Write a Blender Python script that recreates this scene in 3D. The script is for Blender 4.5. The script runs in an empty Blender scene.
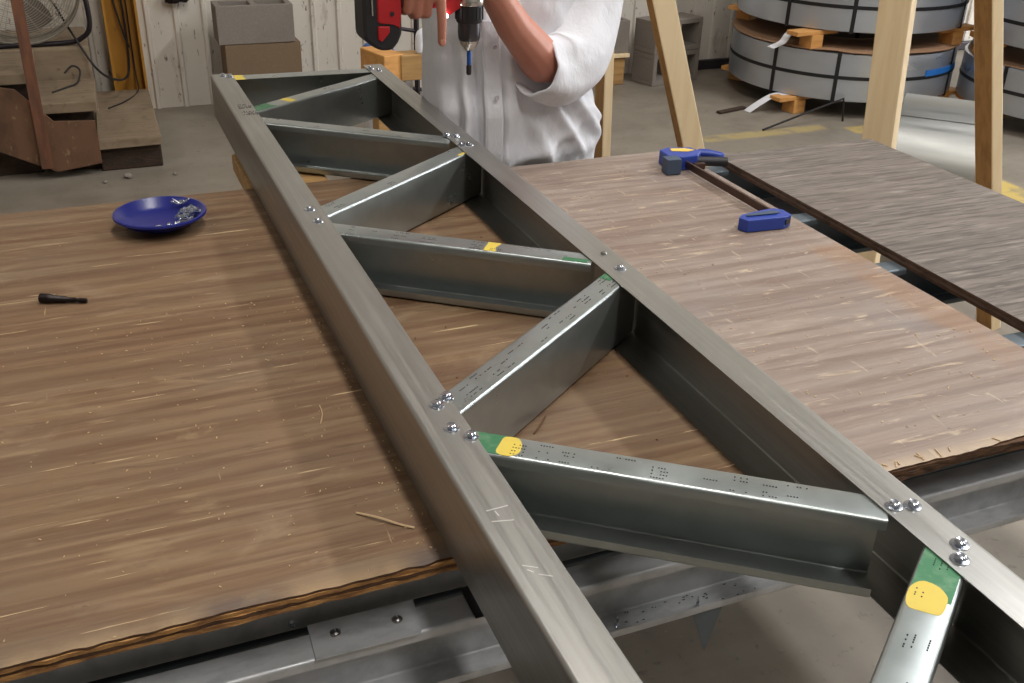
import bpy, bmesh, math, random
from mathutils import Vector, Matrix, noise as mnoise
random.seed(7)
PI = math.pi
sc = bpy.context.scene
COL = sc.collection

# ------------------------------------------------------------------ materials
def _new(name):
    m = bpy.data.materials.new(name); m.use_nodes = True
    nt = m.node_tree; nt.nodes.clear()
    out = nt.nodes.new('ShaderNodeOutputMaterial'); b = nt.nodes.new('ShaderNodeBsdfPrincipled')
    nt.links.new(b.outputs[0], out.inputs[0])
    return m, nt, b

def _noise(nt, scale, rot=0, detail=6, rough=.6, kind='noise', dist=0):
    tc = nt.nodes.new('ShaderNodeTexCoord'); mp = nt.nodes.new('ShaderNodeMapping')
    mp.inputs['Scale'].default_value = scale; mp.inputs['Rotation'].default_value = (0, 0, rot)
    nt.links.new(tc.outputs['Object'], mp.inputs['Vector'])
    if kind == 'noise':
        t = nt.nodes.new('ShaderNodeTexNoise'); t.inputs['Scale'].default_value = 1
        t.inputs['Detail'].default_value = detail; t.inputs['Roughness'].default_value = rough
        t.inputs['Distortion'].default_value = dist; o = t.outputs['Fac']
    elif kind == 'wave':
        t = nt.nodes.new('ShaderNodeTexWave'); t.bands_direction = 'Y'; t.inputs['Scale'].default_value = 1
        t.inputs['Distortion'].default_value = dist; t.inputs['Detail'].default_value = detail
        t.inputs['Detail Scale'].default_value = .6; o = t.outputs['Fac']
    else:
        t = nt.nodes.new('ShaderNodeTexVoronoi'); t.inputs['Scale'].default_value = 1; o = t.outputs['Distance']
    nt.links.new(mp.outputs[0], t.inputs['Vector'])
    return o

def _ramp(nt, o, lo, hi, strength=1.0):
    r = nt.nodes.new('ShaderNodeMapRange'); r.inputs['From Min'].default_value = lo; r.inputs['From Max'].default_value = hi
    r.inputs['To Min'].default_value = 0; r.inputs['To Max'].default_value = strength
    nt.links.new(o, r.inputs['Value']); return r.outputs[0]

def srgb(c):
    return tuple(((x/255)/12.92 if x/255 <= .04045 else ((x/255+.055)/1.055)**2.4) for x in c) + (1,)

def mat(name, col, rough=.6, metal=0, layers=(), bump=None, rvar=None, emit=None, coat=0, boxes=(), spec=None):
    """layers: (scale, lo, hi, strength, colour, rot, kind, distortion)"""
    m, nt, b = _new(name)
    b.inputs['Roughness'].default_value = rough; b.inputs['Metallic'].default_value = metal
    if coat: b.inputs['Coat Weight'].default_value = coat
    if spec is not None: b.inputs['Specular IOR Level'].default_value = spec
    b.inputs['Base Color'].default_value = srgb(col)
    prev = None
    def mix(fac, colour):
        nonlocal prev
        x = nt.nodes.new('ShaderNodeMix'); x.data_type = 'RGBA'
        nt.links.new(fac, x.inputs[0])
        if prev is None: x.inputs[6].default_value = srgb(col)
        else: nt.links.new(prev, x.inputs[6])
        x.inputs[7].default_value = srgb(colour); prev = x.outputs[2]
    for L in layers:
        L = list(L) + [0, 'noise', 0][len(L)-5:]
        o = _noise(nt, L[0], L[5], kind=L[6], dist=L[7]); mix(_ramp(nt, o, L[1], L[2], L[3]), L[4])
    for (x0, x1, y0, y1, colour, st) in boxes:      # worn painted rectangles
        tc = nt.nodes.new('ShaderNodeTexCoord'); sp = nt.nodes.new('ShaderNodeSeparateXYZ'); nt.links.new(tc.outputs['Object'], sp.inputs[0])
        cur = _ramp(nt, _noise(nt, (9, 9, 9)), .3, .5, st)
        for ax, v, sgn in ((0, x0, 1), (0, x1, -1), (1, y0, 1), (1, y1, -1)):
            r = nt.nodes.new('ShaderNodeMapRange'); r.inputs['From Min'].default_value = v - .015*sgn; r.inputs['From Max'].default_value = v + .015*sgn
            nt.links.new(sp.outputs[ax], r.inputs['Value'])
            mu = nt.nodes.new('ShaderNodeMath'); mu.operation = 'MULTIPLY'; nt.links.new(cur, mu.inputs[0]); nt.links.new(r.outputs[0], mu.inputs[1]); cur = mu.outputs[0]
        mix(cur, colour)
    if prev is not None: nt.links.new(prev, b.inputs['Base Color'])
    if bump:
        scale, strength, dist = bump[:3]
        bm_ = nt.nodes.new('ShaderNodeBump'); bm_.inputs['Strength'].default_value = strength; bm_.inputs['Distance'].default_value = dist
        nt.links.new(_noise(nt, scale), bm_.inputs['Height']); nt.links.new(bm_.outputs[0], b.inputs['Normal'])
    if rvar:
        scale, lo, hi = rvar
        r = nt.nodes.new('ShaderNodeMapRange'); r.inputs['From Min'].default_value = .3; r.inputs['From Max'].default_value = .7
        r.inputs['To Min'].default_value = lo; r.inputs['To Max'].default_value = hi
        nt.links.new(_noise(nt, scale), r.inputs['Value']); nt.links.new(r.outputs[0], b.inputs['Roughness'])
    if emit:
        b.inputs['Emission Color'].default_value = srgb(emit[0]); b.inputs['Emission Strength'].default_value = emit[1]
    return m

M = {}
M['galv'] = mat('galvanized_steel', (168, 174, 173), .3, .86, [((30, 30, 30), .4, .65, .25, (140, 146, 144))], rvar=((14, 14, 14), .26, .42))
M['galv_y'] = mat('galvanized_chord_steel', (168, 166, 161), .36, .85, [((160, 3, 160), .35, .65, .35, (138, 136, 132)), ((20, 4, 20), .5, .7, .3, (190, 190, 188))], rvar=((200, 4, 200), .28, .46), bump=((500, 5, 500), .06, .001))
M['galv_x'] = mat('galvanized_dull_steel', (192, 193, 195), .5, .4, [((25, 60, 25), .45, .65, .5, (146, 150, 152)), ((90, 90, 90), .6, .75, .4, (205, 205, 205))], rvar=((30, 30, 30), .36, .55))
M['steel_dull'] = mat('weathered_steel', (104, 114, 120), .5, .5, [((12, 30, 12), .4, .7, .5, (86, 94, 100))], rvar=((30, 30, 30), .38, .6))
M['screw'] = mat('zinc_screw', (205, 210, 220), .18, 1)
M['rivet'] = mat('plain_rivet', (150, 148, 146), .35, 1)
M['rivet_s'] = mat('bare_scratch', (214, 212, 208), .4, .5)
M['ink'] = mat('black_ink', (30, 30, 30), .7)
M['green'] = mat('green_paint', (62, 118, 82), .45, .3, [((60, 60, 60), .5, .7, .6, (120, 150, 120))])
M['yellow'] = mat('yellow_paint', (206, 182, 74), .5, 0, [((90, 90, 90), .55, .7, .4, (190, 170, 90))])
M['ply_l'] = mat('brown_plywood', (122, 98, 72), .58, 0, [
    ((.9, 5, 3), .36, .66, .7, (118, 88, 60), 0, 'noise', 1.2),
    ((1.3, 1.5, 2), .42, .64, .45, (104, 84, 64), 0, 'noise', 1.5),
    ((.5, 7, 3), .50, .98, .5, (94, 64, 42), .02, 'wave', 22),
    ((1.1, 16, 3), .52, .60, .5, (92, 62, 40), .05, 'noise', 2.2),
    ((3.5, 9, 3), .58, .70, .4, (156, 134, 106), -.25, 'noise', 1.5),
    ((1.6, 34, 3), .50, .64, .6, (90, 62, 42), .03, 'noise', .8),
    ((3, 90, 3), .54, .70, .4, (152, 128, 98)),
    ((2.2, 3.4, 2), .50, .70, .5, (112, 94, 76)),
    ((7, 26, 3), .60, .70, .45, (150, 126, 94), .12, 'noise', 1),
    ((5, 130, 3), .66, .69, .85, (206, 180, 140), .07),
    ((110, 7, 3), .70, .73, .5, (196, 168, 130)),
    ((4, 22, 3), .66, .72, .6, (84, 60, 42), .04, 'noise', 1),
    ((60, 110, 3), .66, .72, .75, (70, 48, 32))],
    bump=((3, 90, 3), .35, .004), rvar=((5, 30, 5), .42, .75),
    boxes=[(-1, 3, -.02, .022, (84, 78, 76), .65), (1.60, 1.78, -.02, .012, (176, 146, 104), .6), (1.86, 1.99, -.02, .018, (172, 142, 102), .6), (1.20, 1.46, -.02, .006, (172, 142, 102), .5)])
M['ply_r'] = mat('greyed_plywood', (146, 132, 122), .55, 0, [
    ((1.4, 6, 3), .36, .66, .7, (130, 110, 96), 0, 'noise', 1.2),
    ((.6, 7, 3), .5, .98, .45, (112, 94, 84), .02, 'wave', 20),
    ((1.1, 16, 3), .52, .60, .45, (110, 90, 80), .05, 'noise', 2.2),
    ((3.5, 9, 3), .56, .70, .4, (176, 160, 144), -.25, 'noise', 1.5),
    ((2, 44, 3), .50, .66, .5, (112, 92, 80), .05, 'noise', .8),
    ((2.6, 2.2, 2), .52, .68, .45, (130, 128, 130)),
    ((9, 60, 3), .60, .68, .65, (196, 176, 150), .25, 'noise', 1),
    ((60, 12, 3), .64, .69, .4, (198, 180, 154), .5),
    ((22, 40, 3), .66, .72, .5, (206, 188, 162), .3, 'noise', 1),
    ((2.2, 1.2, 2), .58, .70, .5, (140, 104, 70)),
    ((50, 90, 3), .66, .72, .7, (84, 66, 54))],
    bump=((3, 90, 3), .4, .004), rvar=((5, 30, 5), .40, .7), boxes=[(.49, .60, .05, .62, (146, 108, 74), .4), (.05, .50, -.02, .01, (190, 168, 140), .8)])
M['ply_g'] = mat('weathered_grey_plywood', (122, 112, 104), .72, 0, [
    ((3, 26, 3), .38, .60, .8, (92, 84, 78), 0, 'noise', 1),
    ((8, 110, 3), .48, .60, .7, (70, 62, 56)),
    ((10, 80, 3), .56, .68, .6, (152, 142, 132)),
    ((1.5, 3, 2), .5, .7, .4, (104, 92, 80))], bump=((8, 100, 3), .5, .004))
M['edge_d'] = mat('plywood_edge_dark', (92, 62, 38), .85, 0, [((40, 40, 200), .45, .6, .7, (42, 28, 18))], bump=((60, 60, 200), .8, .004))
M['edge_l'] = mat('plywood_edge_light', (176, 130, 76), .8, 0, [((30, 30, 90), .42, .6, .8, (112, 74, 40))], bump=((60, 60, 200), .8, .004))
M['edge_g'] = mat('plywood_edge_grey', (104, 84, 70), .85, 0, [((20, 20, 120), .45, .6, .7, (66, 52, 44))])
M['floor'] = mat('concrete_floor', (136, 127, 114), .55, 0, [
    ((.8, .8, .8), .40, .62, .65, (112, 103, 92)), ((3.5, 3.5, 3.5), .5, .7, .45, (98, 88, 76)), ((.5, 2.2, 1), .5, .68, .4, (158, 150, 138)),
    ((30, 30, 30), .60, .72, .5, (74, 64, 54)), ((70, 70, 70), .66, .72, .6, (176, 168, 156))],
    rvar=((2, 2, 2), .35, .7), bump=((40, 40, 40), .1, .002),
    boxes=[(2.95, 3.74, 4.41, 4.51, (186, 164, 100), .6), (3.84, 6.5, 4.30, 4.42, (196, 168, 90), .8), (3.75, 4.0, .5, 3.75, (196, 170, 90), .9)])
M['wall'] = mat('painted_metal_wall', (206, 199, 188), .5, 0, [
    ((.8, .8, .8), .45, .7, .4, (180, 170, 156)), ((8, 8, 2.5), .58, .70, .55, (126, 104, 82)), ((50, 50, 18), .63, .68, .8, (84, 64, 48)),
    ((2.5, 2.5, .6), .62, .8, .5, (150, 130, 106))])
M['wall_plain'] = mat('painted_plain_wall', (176, 172, 164), .7)
M['ceiling'] = mat('roof_liner', (150, 150, 148), .8)
M['block_g'] = mat('grey_concrete_block', (128, 120, 112), .95, 0, [((160, 160, 160), .55, .7, .5, (160, 152, 144)), ((220, 220, 220), .6, .7, .5, (92, 84, 78)), ((5, 5, 5), .5, .7, .3, (110, 100, 90))], bump=((180, 180, 180), .5, .004))
M['block_b'] = mat('brown_concrete_block', (118, 98, 76), .95, 0, [((160, 160, 160), .55, .7, .5, (142, 122, 100)), ((220, 220, 220), .6, .7, .5, (84, 68, 54))], bump=((180, 180, 180), .5, .004))
M['block_d'] = mat('dark_concrete_block', (92, 74, 60), .95, bump=((180, 180, 180), .5, .004))
M['col'] = mat('ochre_column_paint', (160, 112, 36), .5, 0, [((4, 4, 1), .5, .7, .5, (150, 98, 24)), ((30, 30, 10), .62, .7, .6, (84, 54, 22))])
M['wood_new'] = mat('fresh_pine', (236, 212, 172), .6, 0, [((45, 45, 2.5), .45, .65, .4, (216, 184, 138)), ((12, 12, 1), .5, .7, .3, (232, 206, 164)), ((22, 22, 9), .72, .76, .8, (120, 80, 46))])
M['wood_side'] = mat('pine_waney_side', (172, 130, 78), .7, 0, [((40, 40, 3), .45, .65, .6, (134, 96, 54)), ((16, 16, 6), .6, .72, .5, (200, 160, 104))])
M['wood_pale'] = mat('pallet_wood', (176, 138, 86), .7, 0, [((4, 40, 50), .45, .65, .6, (132, 96, 54)), ((20, 20, 20), .68, .74, .7, (80, 52, 30))])
M['wood_block'] = mat('orange_pine_block', (206, 150, 84), .7, 0, [((6, 40, 40), .45, .65, .5, (172, 116, 58))])
M['step'] = mat('dusty_step_timber', (132, 114, 92), .85, 0, [((9, 9, 9), .55, .68, .6, (90, 72, 54)), ((28, 28, 28), .62, .7, .7, (66, 52, 40)), ((3, 40, 20), .45, .65, .5, (104, 86, 66)), ((5, 5, 5), .5, .7, .4, (150, 134, 112))], bump=((4, 60, 20), .4, .004))
M['step_d'] = mat('dark_old_timber', (60, 44, 32), .9, 0, [((10, 10, 40), .45, .65, .6, (34, 25, 19))], bump=((30, 30, 60), .6, .01))
M['stringer'] = mat('old_brown_panel', (104, 74, 52), .85, 0, [((9, 9, 5), .45, .62, .7, (70, 48, 34)), ((40, 40, 20), .62, .7, .5, (150, 124, 96))])
M['rust'] = mat('rust_brown_stake', (112, 72, 50), .85, 0, [((30, 30, 5), .45, .62, .6, (74, 50, 38))])
M['fan_wire'] = mat('fan_guard_wire', (168, 160, 146), .5, .5)
M['fan_blade'] = mat('fan_blade_metal', (120, 112, 104), .5, .6)
M['tube'] = mat('dark_tube', (52, 46, 50), .4, .6)
M['cable'] = mat('black_cable', (28, 24, 24), .6)
M['shirt'] = mat('white_cotton', (214, 214, 219), .9, 0, [((5, 5, 5), .5, .75, .25, (180, 178, 184)), ((26, 26, 26), .68, .76, .35, (120, 112, 108)), ((9, 9, 30), .70, .8, .3, (140, 130, 124))], bump=((9, 9, 5), .5, .02), spec=.2)
M['thread'] = mat('shirt_stitching', (182, 178, 184), .9)
M['skin'] = mat('skin', (186, 124, 104), .5, 0, [((14, 14, 14), .45, .65, .35, (176, 106, 84)), ((60, 60, 60), .6, .72, .25, (150, 92, 72))], bump=((120, 120, 120), .15, .002))
M['trouser'] = mat('blue_work_trousers', (58, 64, 82), .9)
M['shoe'] = mat('brown_boot_leather', (70, 50, 36), .6)
M['hair'] = mat('short_brown_hair', (64, 46, 34), .8, bump=((150, 150, 40), .8, .004))
M['red'] = mat('red_tool_plastic', (176, 26, 34), .38)
M['blk'] = mat('black_tool_rubber', (30, 28, 32), .55)
M['gunmetal'] = mat('chuck_metal', (92, 92, 98), .28, 1)
M['silver'] = mat('bright_metal', (200, 198, 194), .22, 1)
M['bluemetal'] = mat('blue_bit_sleeve', (50, 96, 176), .3, .6)
M['led'] = mat('led_light', (255, 250, 240), .4, emit=((255, 248, 240), 12))
M['dish'] = mat('blue_dish_plastic', (22, 30, 108), .3, 0, [((6, 6, 6), .55, .75, .3, (60, 60, 110))])
M['bit'] = mat('black_oxide', (34, 26, 24), .4, .6)
M['clampblue'] = mat('clamp_blue_plastic', (38, 62, 148), .4)
M['clampdark'] = mat('clamp_dark_pad', (62, 76, 96), .6)
M['bar'] = mat('dark_steel_bar', (86, 66, 58), .4, .7, [((40, 40, 40), .5, .7, .5, (60, 44, 38))])
M['label'] = mat('yellow_label', (226, 190, 84), .5)
M['strap'] = mat('black_strap', (18, 18, 22), .5)
M['coil'] = mat('galvanized_coil', (196, 202, 212), .32, .8, [((2, 2, 4), .4, .65, .25, (156, 164, 174))], rvar=((3, 3, 12), .24, .42))
M['coiltop'] = mat('coil_wound_edge', (120, 112, 108), .5, .7)
M['roll'] = mat('sheet_roll_steel', (156, 156, 153), .38, .85, [((2, 2, 40), .4, .65, .45, (132, 134, 132))], rvar=((2, 2, 60), .30, .48))
M['card'] = mat('brown_cardboard', (146, 112, 84), .9)
M['wrap'] = mat('clear_plastic_wrap', (214, 214, 220), .25)
M['bluewrap'] = mat('blue_film', (40, 110, 190), .35)
M['white'] = mat('white_plastic', (226, 226, 230), .5)
M['bluebin'] = mat('blue_plastic', (28, 74, 140), .45)
M['chip'] = mat('pale_wood_chip', (190, 164, 126), .8)
M['chipd'] = mat('dark_wood_splinter', (92, 64, 40), .8)
M['lamp'] = mat('lamp_diffuser', (255, 255, 255), .5, emit=((255, 250, 242), 6))
M['lampbody'] = mat('lamp_housing', (200, 200, 200), .5)

# ------------------------------------------------------------------ geometry helpers
def NB(): return bmesh.new()

def box(bm, c, s, rot=None, bev=0, mi=0):
    g = bmesh.ops.create_cube(bm, size=1); vs = g['verts']
    Rm = rot if rot is not None else Matrix.Identity(3)
    for v in vs:
        v.co = Vector(c) + Rm @ Vector((v.co.x*s[0], v.co.y*s[1], v.co.z*s[2]))
    fs = {f for v in vs for f in v.link_faces}
    for f in fs: f.material_index = mi
    if bev:
        es = {e for v in vs for e in v.link_edges}
        bmesh.ops.bevel(bm, geom=list(es), offset=bev, segments=2, profile=.5, affect='EDGES')
    return bm

def prism(bm, pts, thick_vec, mi=0, bev=0):
    a = [bm.verts.new(p) for p in pts]; t = Vector(thick_vec)
    b = [bm.verts.new(Vector(p)+t) for p in pts]; n = len(pts)
    fs = [bm.faces.new(a), bm.faces.new(b[::-1])]
    for i in range(n): fs.append(bm.faces.new((a[(i+1) % n], a[i], b[i], b[(i+1) % n])))
    for f in fs: f.material_index = mi
    if bev:
        bmesh.ops.bevel(bm, geom=list({e for f in fs for e in f.edges}), offset=bev, segments=2, profile=.5, affect='EDGES')
    return bm

def frame_of(d):
    d = d.normalized(); up = Vector((0, 0, 1)) if abs(d.z) < .95 else Vector((0, 1, 0))
    a = d.cross(up).normalized(); b = a.cross(d).normalized(); return a, b

def loft(bm, rings, closed=True, cap=True, mi=0):
    vr = [[bm.verts.new(p) for p in r] for r in rings]; n = len(rings[0])
    for i in range(len(vr)-1):
        for j in range(n if closed else n-1):
            f = bm.faces.new((vr[i][j], vr[i][(j+1) % n], vr[i+1][(j+1) % n], vr[i+1][j])); f.material_index = mi
    if cap and closed:
        bm.faces.new(vr[0][::-1]).material_index = mi; bm.faces.new(vr[-1]).material_index = mi
    return vr

def tube(bm, pts, r, n=8, mi=0, cap=True):
    """round tube through pts; r a number or one per point"""
    pts = [Vector(p) for p in pts]; rs = r if isinstance(r, (list, tuple)) else [r]*len(pts)
    rings = []; pa = None
    for i, p in enumerate(pts):
        d = (pts[min(i+1, len(pts)-1)] - pts[max(i-1, 0)])
        d = d.normalized() if d.length > 1e-9 else Vector((0, 0, 1))
        if pa is None: a, b = frame_of(d)
        else:
            a = pa - d*pa.dot(d); a = a.normalized() if a.length > 1e-6 else frame_of(d)[0]; b = a.cross(d).normalized()
        pa = a
        rings.append([p + a*math.cos(2*PI*k/n)*rs[i] + b*math.sin(2*PI*k/n)*rs[i] for k in range(n)])
    loft(bm, rings, mi=mi, cap=cap); return bm

def smooth_path(pts, n=8):
    P = [Vector(p) for p in pts]; out = []
    for i in range(len(P)-1):
        p0, p1, p2, p3 = P[max(i-1, 0)], P[i], P[i+1], P[min(i+2, len(P)-1)]
        for k in range(n):
            t = k/n
            out.append(.5*((2*p1)+(p2-p0)*t+(2*p0-5*p1+4*p2-p3)*t*t+(3*p1-p0-3*p2+p3)*t**3))
    return out+[P[-1]]

def lathe(bm, prof, c=(0, 0, 0), n=24, axis=None, mi=0, cap=True):
    c = Vector(c); ax = Vector(axis).normalized() if axis else Vector((0, 0, 1))
    a, b = frame_of(ax)
    loft(bm, [[c + ax*h + a*math.cos(2*PI*k/n)*r + b*math.sin(2*PI*k/n)*r for k in range(n)] for r, h in prof], mi=mi, cap=cap); return bm

def ball(bm, c, r, n=12):
    rr = (r, r, r) if not isinstance(r, tuple) else r
    g = bmesh.ops.create_uvsphere(bm, u_segments=n*2, v_segments=n, radius=1)
    for v in g['verts']: v.co = Vector((c[0]+v.co.x*rr[0], c[1]+v.co.y*rr[1], c[2]+v.co.z*rr[2]))

def obj(name, bm, mats, parent=None, smooth=False, bevel=0, label=None, origin=None):
    bmesh.ops.recalc_face_normals(bm, faces=bm.faces)
    me = bpy.data.meshes.new(name)
    o0 = Vector((0, 0, 0))
    if parent is not None:
        q = parent
        while q is not None: o0 += q.location; q = q.parent
    if origin is not None: off = Vector(origin)
    else: off = o0
    for v in bm.verts: v.co -= off
    bm.to_mesh(me); bm.free()
    o = bpy.data.objects.new(name, me); COL.objects.link(o)
    o.location = off - o0
    for mm in (mats if isinstance(mats, (list, tuple)) else [mats]): me.materials.append(M[mm])
    if parent is not None: o.parent = parent
    if smooth:
        for p in me.polygons: p.use_smooth = True
        if smooth != 'all':
            me.set_sharp_from_angle(angle=math.radians(40))
    if label: o['label'] = label
    return o

def base_of(bm):
    xs = [v.co.x for v in bm.verts]; ys = [v.co.y for v in bm.verts]; zs = [v.co.z for v in bm.verts]
    return Vector(((min(xs)+max(xs))/2, (min(ys)+max(ys))/2, min(zs)))

def single(name, bm, mats, label, cat, group=None, kind=None, smooth=False):
    o = obj(name, bm, mats, None, smooth, origin=base_of(bm))
    o['label'] = label; o['category'] = cat
    if group: o['group'] = group
    if kind: o['kind'] = kind
    return o

def thing(name, label, cat, loc=(0, 0, 0), group=None):
    o = bpy.data.objects.new(name, None); COL.objects.link(o); o.location = loc; o.empty_display_size = .1
    o['label'] = label; o['category'] = cat
    if group: o['group'] = group
    return o

def struct(name, bm, mats, smooth=False):
    o = obj(name, bm, mats, None, smooth); o['kind'] = 'structure'; return o

def copy_tree(o, loc=None, parent=None, rotz=None, label=None):
    c = o.copy(); COL.objects.link(c)
    if parent is not None: c.parent = parent
    if loc is not None: c.location = loc
    if rotz is not None: c.rotation_euler.z = rotz
    if label: c['label'] = label
    for ch in list(o.children): copy_tree(ch, parent=c)
    return c

def evaluated(o):
    dg = bpy.context.evaluated_depsgraph_get(); dg.update()
    me = bpy.data.meshes.new_from_object(o.evaluated_get(dg)); old = o.data
    o.modifiers.clear(); o.data = me; bpy.data.meshes.remove(old)
    return o

# steel section: centre line in (u, v), rounded bends, wall thickness t
def section_pts(line, r=.0035, t=.0012, seg=4):
    P = [Vector((a, b)) for a, b in line]; cl = [P[0]]
    for i in range(1, len(P)-1):
        a = (P[i-1]-P[i]).normalized(); b = (P[i+1]-P[i]).normalized()
        for k in range(seg+1):
            s = k/seg
            p = (P[i]+a*r)*(1-s)**2 + P[i]*2*s*(1-s) + (P[i]+b*r)*s*s
            cl.append(p)
    cl.append(P[-1]); L, Rr = [], []
    for i, p in enumerate(cl):
        d = (cl[min(i+1, len(cl)-1)]-cl[max(i-1, 0)]).normalized(); n = Vector((-d.y, d.x))
        L.append(p+n*t/2); Rr.append(p-n*t/2)
    return L + Rr[::-1]

def channel(bm, a, b, web, flange, lip=0, side=1, z0=0, mi=0, t=.0014, cut0=0, cut1=0, r=.0035):
    """web centred on line a-b (xy), flanges extend to its left when side=1; lip>0 for studs"""
    line = [(flange, 0), (0, 0), (0, web), (flange, web)]
    if lip: line = [(flange, lip)] + line + [(flange, web-lip)]
    # shallow groove along web stiffener
    prof = section_pts(line, r, t)
    a = Vector((a[0], a[1], 0)); b = Vector((b[0], b[1], 0)); d = (b-a).normalized()
    n = Vector((-d.y, d.x, 0))*side
    r0 = [a + d*(cut0*p[0]) + n*p[0] + Vector((0, 0, z0+p[1])) for p in prof]
    r1 = [b + d*(cut1*p[0]) + n*p[0] + Vector((0, 0, z0+p[1])) for p in prof]
    m = len(prof); va = [bm.verts.new(p) for p in r0]; vb = [bm.verts.new(p) for p in r1]
    for i in range(m):
        bm.faces.new((va[i], va[(i+1) % m], vb[(i+1) % m], vb[i])).material_index = mi
    h = m//2
    for vv in (va, vb):
        for i in range(h-1): bm.faces.new((vv[i], vv[i+1], vv[m-2-i], vv[m-1-i]))
    return bm

# ------------------------------------------------------------------ the setting
X0, X1, Y0, YW, ZC = -5.5, 9.5, -6.0, 5.91, 5.2
bm = NB(); box(bm, ((X0+X1)/2, (Y0+YW)/2, -.05), (X1-X0, YW-Y0, .1)); struct('floor', bm, 'floor')
bm = NB(); box(bm, ((X0+X1)/2, (Y0+YW)/2, ZC+.05), (X1-X0, YW-Y0, .1)); struct('ceiling', bm, 'ceiling')
bm = NB(); pts = []                                   # ribbed liner panel
x = X0
while x < X1:
    pts += [(x, 0), (x+.052, 0), (x+.060, .014), (x+.078, .014), (x+.086, 0)]
    x += .148
pts.append((X1, 0))
fr = [(px, YW-d) for px, d in pts]
zs = [0.0, 1.3, 2.6, ZC]
rows = [[bm.verts.new((px, py, z)) for px, py in fr] for z in zs]
for r0, r1 in zip(rows, rows[1:]):
    for i in range(len(fr)-1): bm.faces.new((r0[i], r0[i+1], r1[i+1], r1[i]))
bk = [bm.verts.new(p) for p in ((X0, YW+.1, 0), (X1, YW+.1, 0), (X1, YW+.1, ZC), (X0, YW+.1, ZC))]
bm.faces.new(bk)
struct('wall_far', bm, 'wall')
bm = NB(); box(bm, (X0-.05, (Y0+YW)/2, ZC/2), (.1, YW-Y0, ZC)); struct('wall_left', bm, 'wall_plain')
bm = NB(); box(bm, (X1+.05, (Y0+YW)/2, ZC/2), (.1, YW-Y0, ZC)); struct('wall_right', bm, 'wall_plain')
bm = NB(); box(bm, ((X0+X1)/2, Y0-.05, ZC/2), (X1-X0, .1, ZC)); struct('wall_near', bm, 'wall_plain')
bm = NB(); box(bm, (6.2, YW-.03, .03), (5.2, .04, .06), bev=.006); struct('trim_1', bm, 'tube')
# yellow column against the far wall
bm = NB()
box(bm, (.205, YW-.045, ZC/2), (.165, .05, ZC)); box(bm, (.128, YW-.09, ZC/2), (.012, .16, ZC)); box(bm, (.282, YW-.09, ZC/2), (.012, .16, ZC))
struct('trim_2', bm, 'col')

# ------------------------------------------------------------------ plywood work surface
ZP = .843; TP = .018
def sheet(name, x0, x1, y0, y1, top, edges, label, ragged, seed, zt=ZP):
    random.seed(seed); bm = NB()
    n = max(8, int((x1-x0)/.006)) if ragged else 8
    plies = [0, .003, .0075, .0125, TP]
    xs = [x0+(x1-x0)*i/n for i in range(n+1)]
    def jit(xx, k):
        if not ragged: return 0
        v = mnoise.noise(Vector((xx*9, k*7.3, seed)))*.004 + mnoise.noise(Vector((xx*55, k*3.1, seed+5)))*.0025
        if k == 0: v += max(0, mnoise.noise(Vector((xx*5, 3.3, seed)))-.1)*.016
        if k == 1: v += -.001
        return v
    ringsN = []
    for k in range(4):                                 # each ply its own face strip
        zt0, zt1 = zt-plies[k], zt-plies[k+1]
        a = [bm.verts.new((xx, y0+jit(xx, k), zt0)) for xx in xs]
        b = [bm.verts.new((xx, y0+jit(xx, k), zt1)) for xx in xs]
        ringsN.append((a, b))
        for i in range(n):
            f = bm.faces.new((a[i], a[i+1], b[i+1], b[i])); f.material_index = 1 if k % 2 == 0 else 2
    for k in range(3):
        b = ringsN[k][1]; a = ringsN[k+1][0]
        for i in range(n):
            bm.faces.new((b[i], b[i+1], a[i+1], a[i])).material_index = 2
    far = [bm.verts.new((xx, y1, zt)) for xx in xs]; farb = [bm.verts.new((xx, y1, zt-TP)) for xx in xs]
    for i in range(n):
        bm.faces.new((ringsN[0][0][i], ringsN[0][0][i+1], far[i+1], far[i])).material_index = 0
        bm.faces.new((ringsN[3][1][i], ringsN[3][1][i+1], farb[i+1], farb[i])).material_index = 1
        bm.faces.new((far[i], far[i+1], farb[i+1], farb[i])).material_index = 1
    for i, xx in ((0, x0), (n, x1)):                   # left and right sides, in plies
        fv = [ringsN[0][0][i], ringsN[0][1][i], ringsN[1][0][i], ringsN[1][1][i], ringsN[2][0][i], ringsN[2][1][i], ringsN[3][0][i], ringsN[3][1][i]]
        fk = [far[i]] + [bm.verts.new((xx, y1, zt-p)) for p in plies[1:4]] + [farb[i]]
        for k in range(4):
            bm.faces.new((ringsN[k][0][i], ringsN[k][1][i], fk[k+1], fk[k])).material_index = 1 if k % 2 == 0 else 2
    o = obj(name, bm, [top]+edges, None, False, origin=(x0, y0, zt-TP)); o['label'] = label; o['category'] = 'plywood'; return o
sheet('plywood_sheet', -1.76, .678, .797, 2.02, 'ply_l', ['edge_d', 'edge_l'], 'brown plywood sheet with a splintered front edge under the blue dish', True, 3)
sheet('plywood_sheet', .682, 1.240, .762, 1.985, 'ply_r', ['edge_d', 'edge_d'], 'greyish scratched plywood sheet that the blue bar clamp lies on', True, 11)
o = sheet('plywood_sheet', 1.312, 1.752, -.55, 1.915, 'ply_g', ['edge_g', 'edge_d'], 'narrow dark grey weathered plywood sheet at the far right of the table', False, 5)

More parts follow.
